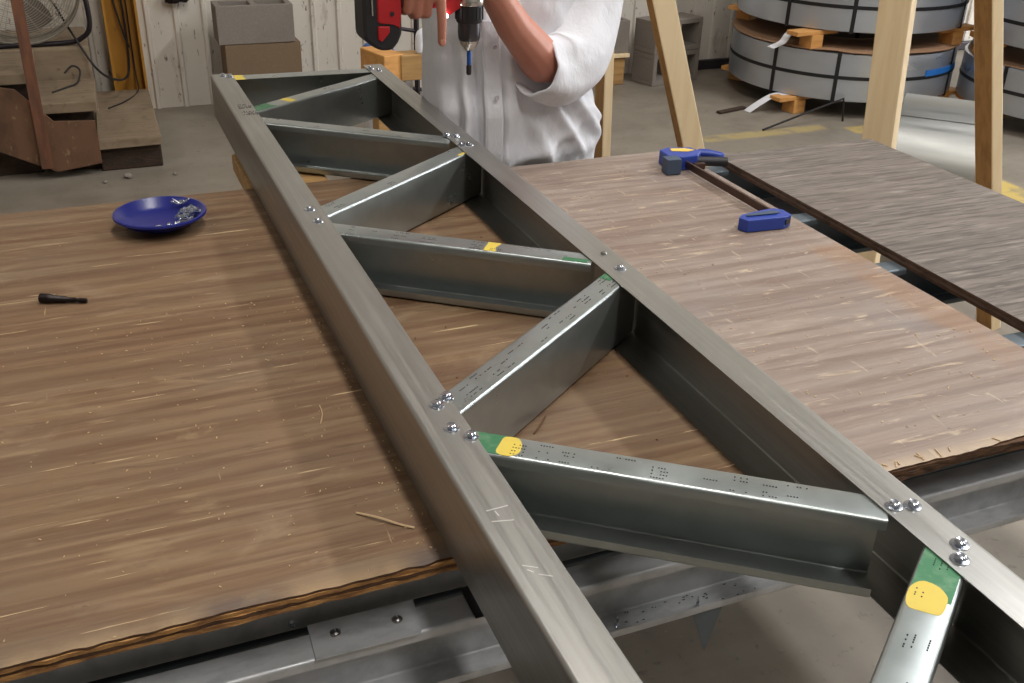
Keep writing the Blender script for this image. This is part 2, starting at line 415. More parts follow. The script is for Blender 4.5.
# ------------------------------------------------------------------ steel table frame below
tf = thing('steel_table_frame', 'galvanized steel channel frame carrying the plywood sheets', 'table frame', (0, 1.4, 0))
bm = NB(); channel(bm, (1.25, .838), (-1.7, .838), .0937, .0403, .012, side=1, z0=.656, r=.004); obj('front_rail', bm, 'galv_x', tf, 'ang')
bm = NB(); channel(bm, (1.74, .838), (1.255, .838), .0937, .0403, .012, side=1, z0=.656, r=.004); obj('front_rail', bm, 'galv_x', tf, 'ang')
bm = NB(); box(bm, (1.34, 1.70, .770), (.30, .20, .004)); obj('cover_plate', bm, 'galv_x', tf, label='pale steel plate in the gap between the sheets')
bm = NB(); channel(bm, (-1.7, .866), (1.72, .866), .0905, .0403, .010, side=1, z0=.7335, r=.004); obj('cross_rail', bm, 'galv_x', tf, 'ang')
bm = NB(); channel(bm, (1.64, .990), (-1.45, .960), .0937, .080, .012, side=1, z0=.6065, r=.004); obj('lower_rail', bm, 'steel_dull', tf, 'ang')
for y in (1.02, 1.32, 1.58, 1.90):
    bm = NB(); channel(bm, (-1.7, y), (1.72, y), .0905, .0403, .010, side=-1 if y > 1 else 1, z0=.7335); obj('cross_rail', bm, 'steel_dull', tf, 'ang')
for x in (-1.5, 1.66):
    bm = NB(); channel(bm, (x, .985), (x, 1.98), .0765, .04, .010, side=1, z0=.6555); obj('long_rail', bm, 'steel_dull', tf, 'ang')
    for y in (1.05, 1.9):
        bm = NB(); box(bm, (x+.02, y, .328), (.04, .04, .655), bev=.003); obj('leg', bm, 'steel_dull', tf)
# splice plate with two rivets, end gap of the flange, screws standing in the lower flange
bm = NB(); prism(bm, [(.127, .848, .7512), (.247, .8465, .7512), (.240, .7925, .7512), (.125, .7945, .7512)], (0, 0, .0016)); 
sp = obj('splice_plate', bm, 'galv_x', tf, label='bright splice plate with two rivets')
for rx, ry in ((.153, .826), (.221, .822)):
    bm = NB(); lathe(bm, [(.0062, 0), (.0060, .0012), (.0045, .0028), (.002, .0036), (.0012, .0030)], (rx, ry, .7528), 16); obj('rivet', bm, 'rivet', sp, 'ang')
bm = NB(); box(bm, (.312, .82, .7515), (.018, .052, .0006)); obj('flange_slot', bm, 'blk', tf, label='dark notch')
for sx, sy in ((.495, .812), (.606, .806)):
    bm = NB(); lathe(bm, [(.0022, 0), (.0024, .003), (.0018, .0035), (.0023, .006), (.0018, .0065), (.0022, .010), (.0017, .0105), (.002, .014), (.0006, .019)], (sx, sy, .657), 10); obj('screw', bm, 'screw', tf, 'ang', label='self-drilling screw standing point up')
bm = NB(); lathe(bm, [(.005, 0), (.005, .001), (.0033, .0012), (.0033, .005)], (.112, .856, .751), 8); obj('screw', bm, 'screw', tf, 'ang')
bm = NB(); prism(bm, [(.597, .80, .655), (.640, .80, .655), (.622, .80, .585)], (0, .0015, 0)); obj('gusset', bm, 'steel_dull', tf, label='small dark triangular gusset below the front rail')
# dark dots on the lower flange
random.seed(5); bm = NB()
for k in range(60):
    cx = .50+random.random()*.36; cy = .802+random.random()*.03
    box(bm, (cx, cy, .6577), (.003*random.random()+.001, .0012, .0004))
g_ = obj('ink_print', bm, 'ink', tf, label='specks of black print'); g_['kind'] = 'stuff'

# ------------------------------------------------------------------ the truss
ZB, ZT = ZP+.0006, .946
HW = ZT-ZB
tr = thing('steel_truss', 'long galvanized steel truss with diagonal webs lying across the plywood table', 'truss', (.49, 1.2, ZP))
YE, YN = 2.573, -.45
bm = NB(); channel(bm, (.2765, YN), (.2765, YE), HW, .0495, 0, side=-1, z0=ZB, r=.004); obj('chord', bm, 'galv_y', tr, 'ang')
bm = NB(); channel(bm, (.7055, YN), (.7055, YE), HW, .0495, 0, side=1, z0=ZB, r=.004); obj('chord', bm, 'galv_y', tr, 'ang')
zb, hb = ZB+.0022, HW-.0044
def brace(a, b, side, lip=.012, fl=.040):
    bm = NB(); channel(bm, a, b, hb, fl, lip, side=side, z0=zb, r=.004); return obj('web_member', bm, 'galv', tr, 'ang')
zt_ = zb+hb+.0007
def dots(path0, path1, off0, off1, parent, n, seed, w=.04):
    random.seed(seed); bm = NB(); a = Vector((*path0, 0)); b = Vector((*path1, 0)); d = (b-a).normalized(); nn = Vector((-d.y, d.x, 0)); L = (b-a).length
    rot = Matrix((d, nn, Vector((0, 0, 1)))).transposed()
    s = .02
    while s < L-.02:
        if random.random() < .75:
            k = random.randint(3, 8)
            for row in range(5):
                if random.random() < .42:
                    for q in range(k):
                        if random.random() < .75:
                            p = a + d*(s+q*.0031) + nn*(off0+(off1-off0)*(row+.5)/5)
                            box(bm, (p.x, p.y, zt_+.0003), (.0016, .0013, .0004), rot)
            s += k*.0031
        s += .008+random.random()*.02*n
    o = obj('ink_print', bm, 'ink', parent, label='black dot-matrix ink print'); o['kind'] = 'stuff'; return o
def patch(mm, a, d, nn, s0, s1, w0, w1, parent, round_=False, lab=None):
    """thin paint film on the upper flange"""
    bm = NB(); pts = []
    if round_:
        cs, cw, rs, rw = (s0+s1)/2, (w0+w1)/2, (s1-s0)/2, (w1-w0)/2
        for k in range(22):
            t = 2*PI*k/22; q = .92+.1*math.sin(3*t+1)
            e = lambda v: math.copysign(abs(v)**.7, v)
            p = a + d*(cs+rs*e(math.cos(t))*q) + nn*(cw+rw*e(math.sin(t))); pts.append((p.x, p.y, zt_+.00012))
    else:
        for s, w in ((s0, w0), (s1+.003, w0), (s1-.002, (w0+w1)/2), (s1+.002, w1), (s0, w1)):
            p = a + d*s + nn*w; pts.append((p.x, p.y, zt_+.00008))
    prism(bm, pts, (0, 0, .00015)); o = obj('paint_mark', bm, mm, parent, label=lab); return o
# end member: track, web on the far side
end_m = obj('end_member', channel(NB(), (.280, 2.566), (.702, 2.546), hb, .047, 0, side=-1, z0=zb, r=.004), 'galv', tr, 'ang')
xl, xr = .283, .700
def yat(y3, y7, x): return y3+(y7-y3)*(x-.3)/.4
W = {}
for key, y3, y7, openv in (('B', 2.248, 2.516, 0), ('C', 2.199, 1.893, 1), ('D', 1.588, 1.885, 0), ('E', 1.548, 1.252, 1), ('F', .942, 1.237, 0), ('G', .896, .599, 1), ('H', .282, .575, 0), ('I', .236, -.06, 1)):
    d = Vector((.4, y7-y3)).normalized(); n = Vector((-d.y, d.x))
    # keep every member between the chord webs
    if openv:   # web along the far edge, open to the near side
        pl = Vector((xl, yat(y3, y7, xl))); pr = Vector((xr-.026, yat(y3, y7, xr-.026)))
        pl2 = pl + d*.034
        W[key] = (brace(pl2, pr, -1), pl2, pr, d, -n)
    else:       # web along the near edge
        off = -n*.0395
        pl = Vector((xl, yat(y3, y7, xl))) + off + d*.002; pr = Vector((xr-.004, yat(y3, y7, xr-.004))) + off
        pr = pr - d*.022
        W[key] = (brace(pl, pr, 1), pl, pr, d, n)
V3 = lambda v: Vector((v.x, v.y, 0))
for key, nn_, seed, a0, a1 in (('B', 9, 1, .1, 1), ('C', 5, 2, 0, 1), ('D', 6, 3, 0, 1), ('E', 1.2, 4, .1, 1), ('F', .4, 5, 0, 1), ('G', .3, 6, 0, 1), ('H', 1.4, 8, 0, 1)):
    ob, p0, p1, d, n = W[key]
    # print runs on the flange, 4..36 mm from the web edge
    q0, q1 = p0+d*.04, p1-d*.01
    if n.dot(Vector((-d.y, d.x))) > 0: dots(q0, q1, .006, .036, ob, nn_, seed)
    else: dots(q0, q1, -.036, -.006, ob, nn_, seed)
def pm(key, mm, s0, s1, w0, w1, rnd=False, lab=None):
    ob, p0, p1, d, n = W[key]; L = (p1-p0).length
    if s0 < 0: s0, s1 = L+s0, L+s1
    patch(mm, V3(p0), V3(d), V3(n), s0, s1, w0, w1, ob, rnd, lab)
pm('G', 'green', .012, .060, .002, .038, lab='green paint'); pm('G', 'yellow', .055, .082, .002, .0385, True, 'yellow paint daub')
pm('B', 'green', .03, .085, .002, .037, lab='green paint'); pm('B', 'yellow', .125, .15, .002, .037, True, 'yellow paint daub')
pm('H', 'green', -.098, -.004, .003, .0385, lab='green paint'); pm('H', 'yellow', -.124, -.078, .006, .0392, True, 'yellow paint daub')
pm('E', 'yellow', -.168, -.15, .003, .037, False, 'yellow tape mark'); pm('E', 'green', -.045, -.006, .024, .038, lab='green paint')
pm('F', 'green', -.05, -.002, .02, .038, lab='green paint'); pm('D', 'yellow', -.075, -.03, .001, .008, lab='yellow paint smear')
bm = NB(); prism(bm, [(.328, 2.514, zt_+.0001), (.352, 2.513, zt_+.0001), (.348, 2.560, zt_+.0001), (.328, 2.561, zt_+.0001)], (0, 0, .0002)); obj('paint_mark', bm, 'yellow', end_m, label='yellow paint daub')
# screws
def screw_bm(x, y, z, seed=0, ztop=True):
    bm = NB(); lathe(bm, [(.0092, 0), (.0088, .0012), (.0062, .0016)], (x, y, z), 16)
    a0 = seed*1.3; prof = [(.0055, .0014), (.0055, .0052), (.0042, .0062), (.0014, .0058)]
    rings = [[(x+r*math.cos(a0+k*PI/3), y+r*math.sin(a0+k*PI/3), z+h) for k in range(6)] for r, h in prof]; loft(bm, rings); return bm
zc = ZT+.0008
first = None
pts_s = [(.303, 2.553), (.318, 2.541), (.305, 1.590), (.306, 1.533), (.306, .933), (.322, .946), (.306, .882), (.321, .860), (.305, .29), (.318, .24),
         (.664, 2.529), (.678, 2.504), (.658, 1.921), (.673, 1.909), (.665, 1.849), (.679, 1.847), (.682, 1.206), (.668, .600), (.686, .594), (.686, .531), (.670, .514), (.664, -.05)]
for k, (sx, sy) in enumerate(pts_s):
    if first is None:
        first = obj('screw', screw_bm(sx, sy, zc), 'screw', tr, 'ang', label='bright zinc hex-head screw')
        base = Vector((sx, sy))
        # local-origin mesh so it can be turned
        for v in first.data.vertices: v.co -= Vector((sx, sy, zc)) - tr.location
        first.location = Vector((sx, sy, zc)) - tr.location
    else:
        c = first.copy(); COL.objects.link(c); c.parent = tr; c.location = Vector((sx, sy, zc)) - tr.location; c.rotation_euler.z = k*1.1
bm = NB(); lathe(bm, [(.005, 0), (.005, .0012), (.0035, .0035), (.001, .0036)], (.684, 1.264, zc), 12); obj('rivet', bm, 'rivet', tr, 'ang', label='small dull rivet')
# black printed mark on the left chord, scratches near the bottom
random.seed(9); bm = NB()
for row, (yy, nch) in enumerate(((2.262, 5), (2.207, 5))):
    for ch in range(nch):
        for q in range(7):
            xx = .292+ch*.0062+random.choice((0, .0022, .0040)); y2 = yy+random.uniform(-.016, .016)
            box(bm, (xx+row*.004, y2, ZT+.0009), (.0013, .008 if q % 2 else .0025, .0004))
m_ = obj('ink_print', bm, 'ink', tr, label='black inked characters'); m_['kind'] = 'stuff'
bm = NB()
for (x0, y0, x1, y1) in ((.289, .733, .312, .734), (.288, .716, .309, .711), (.297, .730, .298, .722), (.291, .648, .303, .640), (.300, .632, .311, .625), (.293, .641, .297, .636)):
    d = Vector((x1-x0, y1-y0, 0)); L = d.length; d.normalize(); n = Vector((-d.y, d.x, 0)); rot = Matrix((d, n, Vector((0, 0, 1)))).transposed()
    box(bm, ((x0+x1)/2, (y0+y1)/2, ZT+.00085), (L, .0012, .0003), rot)
q_ = obj('scratch_marks', bm, 'rivet_s', tr, label='pale scratches'); q_['kind'] = 'stuff'

# wood scrap propping the far end
bm = NB(); box(bm, (.352, 2.150, ZP-.022), (.165, .24, .038), bev=.003)
pl = single('timber_prop', bm, 'wood_pale', 'pine board under the far end of the truss beyond the brown plywood', 'board')
bm = NB(); box(bm, (.36, 2.16, (ZP-.042)/2), (.10, .10, ZP-.042), bev=.005)
single('timber_post', bm, 'wood_pale', 'short pine post standing on the floor under the far end of the truss', 'post')

# ------------------------------------------------------------------ blue dish with screws
DC = Vector((.083, 1.860, ZP))
dish = thing('parts_dish', 'blue round plastic dish holding a heap of small screws', 'dish', DC)
bm = NB(); lathe(bm, [(.030, .001), (.034, .0), (.036, .006), (.050, .009), (.066, .015), (.076, .026), (.0815, .029), (.0825, .0275), (.0815, .031), (.078, .0315), (.074, .029), (.064, .018), (.05, .0135), (.012, .0115), (.004, .0115)], DC, 48)
obj('bowl', bm, 'dish', dish, 'ang')
bm = NB(); lathe(bm, [(.031, 0), (.033, .0008), (.033, .0008), (.002, .0009)], (DC.x, DC.y, DC.z), 24); obj('magnet_base', bm, 'blk', dish)
# one small screw, then copies
bm = NB(); lathe(bm, [(.0009, -.010), (.0016, -.006), (.0016, .004), (.0040, .005), (.0040, .0058), (.0028, .006), (.0028, .0085), (.001, .009)], (0, 0, 0), 8)
s0 = obj('small_screw', bm, 'screw', None, 'ang'); s0['label'] = 'small zinc screw heaped in the blue dish'; s0['category'] = 'screw'; s0['group'] = 'screws in the blue dish'
random.seed(21)
for k in range(60):
    o = s0 if k == 0 else s0.copy()
    if k: COL.objects.link(o)
    r = abs(random.gauss(0, .015)); a = random.uniform(0, 2*PI)
    if k < 48: px, py = DC.x+.048+r*math.cos(a)*.8, DC.y+.004+1.9*r*math.sin(a)
    else: px, py = DC.x-.012+(k-48)*.0055, DC.y-.050+.0012*(k-48)+random.uniform(-.004, .004)
    rr = math.hypot(px-DC.x, py-DC.y)
    if rr > .067: px, py = DC.x+(px-DC.x)*.062/rr, DC.y+(py-DC.y)*.062/rr; rr = .062
    fz = .0115 if rr < .045 else .0115+(rr-.045)*.48
    o.location = (px, py, DC.z+fz+.0045+random.random()*(.010 if k < 48 else .002))
    o.rotation_euler = (random.uniform(1.1, 1.9), random.uniform(-.4, .4), random.uniform(0, 6.28))

# driver bit socket
bm = NB(); A = Vector((-.123, 1.594, ZP+.0075)); B = Vector((-.056, 1.568, ZP+.0042)); ax = (B-A)
L = ax.length
lathe(bm, [(.0070, 0), (.0078, .001), (.0078, .016), (.0064, .018), (.0052, .040), (.0040, .042), (.0040, .054), (.0030, .0545), (.0030, .060), (.0040, .0605), (.0040, L-.001), (.003, L)], A, 14, axis=ax)
single('nut_driver_bit', bm, 'bit', 'black nut driver bit lying on the brown plywood left of the truss', 'driver bit', smooth='ang')

# splinters and sawdust
def splinter(pts, r, m, lab):
    bm = NB(); tube(bm, smooth_path(pts, 5), r, 5); single('wood_splinter', bm, m, lab, 'splinter')
splinter([(.201, .905, ZP+.0015), (.222, .884, ZP+.004), (.24, .868, ZP+.002), (.254, .857, ZP+.0012)], .0013, 'chip', 'pale curved wood splinter on the brown plywood near the left chord')
splinter([(.452, .985, ZP+.001), (.468, 1.000, ZP+.003), (.482, 1.018, ZP+.001)], .0012, 'chipd', 'dark straw-like splinter between the truss webs on brown plywood')
splinter([(.205, 1.10, ZP+.001), (.212, 1.12, ZP+.003), (.214, 1.145, ZP+.001)], .0007, 'chip', 'thin pale splinter standing upright in view at the middle of the brown plywood')
random.seed(31); bm = NB()
def chips(n, x0, x1, y0, y1, smin, smax, fn=random.random):
    for _ in range(n):
        cx, cy = x0+(x1-x0)*fn(), y0+(y1-y0)*random.random(); a = random.random()*PI
        rot = Matrix.Rotation(a, 3, 'Z'); s = random.uniform(smin, smax)
        box(bm, (cx, cy, ZP+.0006), (s, s*.35, .001), rot)
chips(260, -.4, .27, .80, 1.5, .0012, .0035, lambda: 1-random.random()**2); chips(60, -.6, .27, .8, 2.0, .001, .003)
single('sawdust', bm, 'chip', 'fine pale sawdust and chips strewn over the brown plywood', 'sawdust', kind='stuff')
bm = NB(); chips(220, .72, 1.23, .78, 1.95, .0012, .0045); chips(60, 1.10, 1.235, 1.45, 1.52, .001, .003)
for _ in range(24):
    cx = .72+.5*random.random(); box(bm, (cx, .768+random.random()*.006, ZP+.001), (.0012, .014*random.random()+.003, .0012), Matrix.Rotation(random.uniform(-1.2, 1.2), 3, 'Z'))
single('sawdust', bm, 'chip', 'pale dust and wood fibres on the greyish plywood right of the truss', 'sawdust', kind='stuff')
bm = NB(); chips(50, .345, .64, .83, 1.9, .0015, .005)
single('sawdust', bm, 'chipd', 'dark crumbs on the plywood between the truss webs', 'sawdust', kind='stuff')

# ------------------------------------------------------------------ bar clamp
CB = Vector((1.18, 1.70, ZP))
cl = thing('bar_clamp', 'blue one-handed bar clamp lying on the right plywood sheet', 'clamp', CB)
bm = NB(); box(bm, (1.187, 1.665, ZP+.014), (.0065, .37, .016), bev=.001); obj('bar', bm, 'bar', cl)
bm = NB(); prism(bm, [(1.096, 1.502, ZP+.001), (1.104, 1.482, ZP+.001), (1.182, 1.476, ZP+.001), (1.203, 1.484, ZP+.001), (1.203, 1.512, ZP+.001), (1.192, 1.524, ZP+.001), (1.172, 1.524, ZP+.001), (1.110, 1.515, ZP+.001)], (0, 0, .024), bev=.0012)
fj = obj('fixed_jaw', bm, 'clampblue', cl)
bm = NB(); box(bm, (1.1915, 1.4790, ZP+.014), (.014, .004, .010), Matrix.Rotation(.35, 3, 'Z')); obj('end_cap', bm, 'blk', fj)
bm = NB(); prism(bm, [(1.112, 1.500, ZP+.0265), (1.175, 1.494, ZP+.0265), (1.188, 1.500, ZP+.0265), (1.176, 1.510, ZP+.0265), (1.114, 1.507, ZP+.0265)], (0, 0, .001)); obj('recess', bm, 'clampdark', fj)
# moving head
bm = NB(); prism(bm, [(1.150, 1.862, ZP+.001), (1.152, 1.905, ZP+.001), (1.178, 1.916, ZP+.001), (1.230, 1.902, ZP+.001), (1.238, 1.868, ZP+.001), (1.215, 1.845, ZP+.001), (1.172, 1.842, ZP+.001)], (0, 0, .031), bev=.0025)
hd = obj('sliding_head', bm, 'clampblue', cl)
bm = NB(); box(bm, (1.145, 1.836, ZP+.0185), (.034, .030, .034), Matrix.Rotation(-.12, 3, 'Z'), bev=.0015); obj('jaw_pad', bm, 'clampdark', cl)
bm = NB(); prism(bm, [(1.172, 1.886, ZP+.0323), (1.178, 1.902, ZP+.0323), (1.210, 1.895, ZP+.0323), (1.226, 1.878, ZP+.0323), (1.206, 1.872, ZP+.0323)], (0, 0, .001)); obj('label_patch', bm, 'label', hd)
bm = NB(); tube(bm, smooth_path([(1.222, 1.885, ZP+.017), (1.245, 1.884, ZP+.021), (1.268, 1.872, ZP+.020), (1.288, 1.852, ZP+.017)], 6), [.009]*6+[.0105]*6+[.010]*6+[.008], 12)
obj('handle', bm, 'clampblue', cl, 'all')
bm = NB(); tube(bm, smooth_path([(1.212, 1.858, ZP+.014), (1.24, 1.852, ZP+.013), (1.268, 1.842, ZP+.0128), (1.286, 1.832, ZP+.0128)], 6), .0108, 12)
obj('trigger_grip', bm, 'blk', cl, 'all')
bm = NB(); box(bm, (1.215, 1.836, ZP+.010), (.026, .012, .014), Matrix.Rotation(-.2, 3, 'Z'), bev=.002); obj('release_lever', bm, 'bar', cl)

# ------------------------------------------------------------------ concrete blocks
def block_bm(c, rotz, L=.397, Wd=.194, H=.194, tip=False):
    bm = NB(); t = .030
    parts = [((0, Wd/2-t/2, 0), (L, t, H)), ((0, -Wd/2+t/2, 0), (L, t, H)), ((-L/2+t/2, 0, 0), (t, Wd-2*t, H)), ((L/2-t/2, 0, 0), (t, Wd-2*t, H)), ((0, 0, 0), (t, Wd-2*t, H))]
    for pc, ps in parts: box(bm, pc, ps, bev=.003)
    R1 = Matrix.Rotation(rotz, 3, 'Z')
    if tip: R1 = R1 @ Matrix.Rotation(PI/2, 3, 'Y')
    for v in bm.verts: v.co = Vector(c) + R1 @ v.co
    return bm
single('concrete_block', block_bm((.875, 5.69, .098), 0), 'block_d', 'brown hollow concrete block at the bottom of the stack by the left wall', 'concrete block')
single('concrete_block', block_bm((.885, 5.665, .294), 0), 'block_b', 'brown concrete block in the middle of the stack by the wall', 'concrete block')
single('concrete_block', block_bm((.858, 5.66, .490), -.01), 'block_g', 'grey hollow concrete block on top of the stack by the wall', 'concrete block')
def side_block(c, rotz):
    bm = block_bm((0, 0, 0), 0); R1 = Matrix.Rotation(rotz, 3, 'Z') @ Matrix.Rotation(PI/2, 3, 'X')
    for v in bm.verts: v.co = Vector(c) + R1 @ v.co
    return bm
single('concrete_block', side_block((3.42, 5.68, .098), .25), 'block_g', 'grey concrete block on the floor behind the leaning pine leg, holes facing out', 'concrete block')
single('concrete_block', side_block((3.42, 5.68, .294), .24), 'block_g', 'grey concrete block stacked on another behind the leaning pine leg, holes facing out', 'concrete block')
bm = NB(); box(bm, (2.98, 5.74, .085), (.26, .18, .17), bev=.006); single('timber_block', bm, 'wood_pale', 'rough brown timber block on the floor under the short board near the far wall', 'wood block')
bm = NB(); box(bm, (2.97, 5.73, .1825), (.32, .20, .023), bev=.003); single('wood_board', bm, 'wood_new', 'short pale board between the timber block and the grey block beside the man', 'board')
single('concrete_block', block_bm((2.93, 5.75, .293), 0), 'block_g', 'grey concrete block resting on a short board, just right of the man', 'concrete block')

# ------------------------------------------------------------------ pine A-frames behind the table
def lumber(bm, a, b, w, t, turn, mi=(0, 1)):
    a, b = Vector(a), Vector(b); d = (b-a).normalized(); x = Vector((math.cos(turn), math.sin(turn), 0)); x = (x-d*x.dot(d)).normalized(); y = d.cross(x).normalized()
    vs = []
    for p in (a, b):
        for sx, sy in ((-1, -1), (1, -1), (1, 1), (-1, 1)): vs.append(bm.verts.new(p+x*sx*w/2+y*sy*t/2))
    F = [(0, 1, 2, 3), (7, 6, 5, 4), (0, 4, 5, 1), (1, 5, 6, 2), (2, 6, 7, 3), (3, 7, 4, 0)]
    for i, f in enumerate(F):
        ff = bm.faces.new([vs[k] for k in f])
        nrm = (ff.verts[1].co-ff.verts[0].co).cross(ff.verts[2].co-ff.verts[1].co).normalized()
        ff.material_index = mi[1] if i == 2 else mi[0]
    return bm
def leg(root, a, b, w, t, turn, mi=(0, 1)):
    bm = NB(); lumber(bm, a, b, w, t, turn, mi)
    es = [e for e in bm.edges if abs((e.verts[0].co-e.verts[1].co).length) > .5]
    bmesh.ops.bevel(bm, geom=es, offset=.003, segments=2, profile=.5, affect='EDGES')
    return obj('leg', bm, ['wood_new', 'wood_side'], root)
sh = thing('timber_trestle', 'pale pine trestle standing right behind the man', 'trestle', (1.40, 2.45, 0))
H_ = -PI/2
leg(sh, (1.322, 2.45, 0), (1.252, 2.45, 1.90), .058, .026, H_)
leg(sh, (1.822, 2.45, 0), (1.135, 2.45, 1.98), .040, .066, H_)
bm = NB(); box(bm, (1.20, 2.51, 1.86), (.30, .04, .09), bev=.003); obj('top_beam', bm, 'wood_new', sh)
sh2 = thing('timber_trestle', 'pale pine trestle with a wide leg beyond the grey plywood', 'trestle', (2.3, 2.25, 0))
leg(sh2, (2.150, 2.25, 0), (1.990, 2.25, 2.0), .090, .040, -1.10, (0, 0))
leg(sh2, (2.735, 2.25, 0), (2.090, 2.25, 2.02), .072, .040, H_)
bm = NB(); box(bm, (2.05, 2.32, 1.93), (.36, .04, .09), bev=.003); obj('top_beam', bm, 'wood_new', sh2)

# ------------------------------------------------------------------ steel coils
def coil(cx, cy, z, h, R, label, straps, grp='slit steel coils stacked on wood blocks', blue=False, seed=0):
    root = thing('steel_coil', label, 'steel coil', (cx, cy, z), grp)
    bm = NB(); lathe(bm, [(R-.02, 0), (R, .006), (R, h-.006), (R-.02, h), (.26, h), (.255, h-.01), (.255, .01), (.26, 0)], (cx, cy, z), 96)
    vs = bm.verts; bm.faces.ensure_lookup_table()
    for f in list(bm.faces):
        if len(f.verts) > 4: bm.faces.remove(f)
    bm.verts.ensure_lookup_table(); n = 96
    for k in range(n): bm.faces.new((bm.verts[k], bm.verts[(k+1) % n], bm.verts[7*n+(k+1) % n], bm.verts[7*n+k]))
    for f in bm.faces:
        c = f.calc_center_median(); r = math.hypot(c.x-cx, c.y-cy)
        f.material_index = 0 if r > R-.015 else 1
    obj('wound_steel', bm, ['coil', 'coiltop'], root, 'ang')
    bm = NB(); lathe(bm, [(R+.001, h*.5-.010), (R+.0035, h*.5-.009), (R+.0035, h*.5+.009), (R+.001, h*.5+.010)], (cx, cy, z), 96, cap=False); obj('band', bm, 'strap', root, 'ang', label='black band round the coil')
    if blue:
        bm = NB(); rings = []
        for k in range(20):
            a = math.radians(-84+k*1.7); rings.append([(cx+rr*math.cos(a), cy+rr*math.sin(a), z+h*.5+zz) for rr, zz in ((R+.002, .006), (R+.0045, .006), (R+.0045, .040), (R+.002, .040))])
        loft(bm, rings); obj('film_band', bm, 'bluewrap', root, label='strip of blue film')
    for ad in straps:
        a = math.radians(ad); u = Vector((math.cos(a), math.sin(a), 0)); v = Vector((-u.y, u.x, 0)); rot = Matrix((u, v, Vector((0, 0, 1)))).transposed()
        bm = NB(); w = .022
        for c_, s_ in ((R+.002, (.003, w, h+.008)), (.253, (.003, w, h+.008))): 
            p = Vector((cx, cy, z+h/2))+u*c_; box(bm, p, s_, rot)
        for zz in (z+h+.002, z-.002):
            p = Vector((cx, cy, zz))+u*((R+.253)/2); box(bm, p, (R-.25, w, .003), rot)
        obj('strap', bm, 'strap', root)
    return root
def wblock(cx, cy, z, a, label, ln=.30):
    """plank lying on a short block"""
    root = thing('wood_dunnage', label, 'wood block', (cx, cy, z))
    R1 = Matrix.Rotation(a, 3, 'Z')
    bm = NB(); box(bm, (cx, cy, z+.088), (ln, .09, .024), R1, bev=.003); obj('plank', bm, 'wood_block', root)
    bm = NB(); p = Vector((cx, cy, z+.038)); box(bm, p, (.085, .10, .076), R1, bev=.003); obj('block', bm, 'wood_block', root)
    return root
CX, CY, CR = 4.30, 5.10, .66
coil(CX, CY, .10, .27, CR, 'flat steel slit coil, lower of the stack beside the grey block', [-162, -130, -60, 30, 100], blue=True)
coil(CX+.03, CY+.03, .472, .27, CR, 'flat steel slit coil resting on blocks above the lower coil', [-159, -127, -58, 30, 100])
coil(CX+.02, CY+.05, .845, .27, CR-.02, 'flat steel coil at the top of the stack, mostly above view', [-150, -120, -90, -60, 0, 90])
dn = [(-150, 1), (-52, 1), (60, 1), (130, 1)]
names_ = [['low pine block under the lower coil, left front', 'pine block wedged under the lower coil at the right front', 'pine block under the lower coil at the back right', 'pine block under the lower coil at the back left'],
          ['pine plank and block between the two coils, left front', 'orange pine block between the two coils, right front', 'pine block between the coils at the back right', 'pine block between the coils at the back left'],
          ['pine block above the second coil, left front', 'pine block above the second coil, right front', 'pine block above the second coil at the back right', 'pine block above the second coil at the back left']]
for lv, z in enumerate((0, .371, .744)):
    for i, (ad, _) in enumerate(dn):
        a = math.radians(ad if lv != 1 or i else -146); r = CR-.05
        wblock(CX+r*math.cos(a), CY+r*math.sin(a), z, 0.1 if i < 2 else .4, names_[lv][i])
# cardboard between coils
for z, lab in ((.372, 'brown cardboard disc lying on the lower steel coil'), (.744, 'brown cardboard disc on the middle steel coil')):
    bm = NB(); rings = []
    nseg = 90
    for rr in (.24, .40, .55, CR+.005):
        rings.append([(CX+(rr+.01*mnoise.noise(Vector((k*.35, z*5, 0))))*math.cos(2*PI*k/nseg), CY+rr*math.sin(2*PI*k/nseg), z+.004+(rr/CR)**3*.016*max(0, mnoise.noise(Vector((k*.22, z*9, 2))))) for k in range(nseg)])
    loft(bm, rings, cap=False); o = single('cardboard_disc', bm, 'card', lab, 'cardboard')
    sm_ = o.modifiers.new('s', 'SOLIDIFY'); sm_.thickness = .003; evaluated(o)
# second stack at the right edge
C2X, C2Y = 5.23, 4.17
coil(C2X, C2Y, .10, .25, .62, 'flat steel coil at the bottom of the right-edge stack', [-175, -150, -120, -90, -45, 30, 90], 'slit steel coils in the right-edge stack')
coil(C2X, C2Y, .452, .25, .60, 'flat steel coil in the middle of the right-edge stack', [-165, -140, -110, -80, -45, 30, 90], 'slit steel coils in the right-edge stack', blue=False)
coil(C2X, C2Y, .805, .25, .60, 'flat steel coil on top of the right-edge stack', [-160, -130, -100, -80, -45, 30, 90], 'slit steel coils in the right-edge stack')
nm2 = ['on the floor', 'above the bottom coil', 'above the middle coil']
for lv, z in enumerate((0, .351, .703)):
    for (ad, w_) in ((-205, 'left'), (-120, 'front'), (-20, 'right'), (90, 'back')):
        a = math.radians(ad); wblock(C2X+.55*math.cos(a), C2Y+.55*math.sin(a), z, a+PI/2, 'pine block %s of the right-edge coil stack, %s side' % (nm2[lv], w_))
bm = NB(); rings = []
for rr in (.2, .45, .605): rings.append([(C2X+rr*math.cos(2*PI*k/90), C2Y+rr*math.sin(2*PI*k/90), .3535+(rr/.6)**3*.016*max(0, mnoise.noise(Vector((k*.22, 1.1, 2))))) for k in range(90)])
loft(bm, rings, cap=False); o = single('cardboard_disc', bm, 'card', 'brown cardboard disc on the bottom coil at the right edge', 'cardboard'); m2 = o.modifiers.new('s', 'SOLIDIFY'); m2.thickness = .003; evaluated(o)
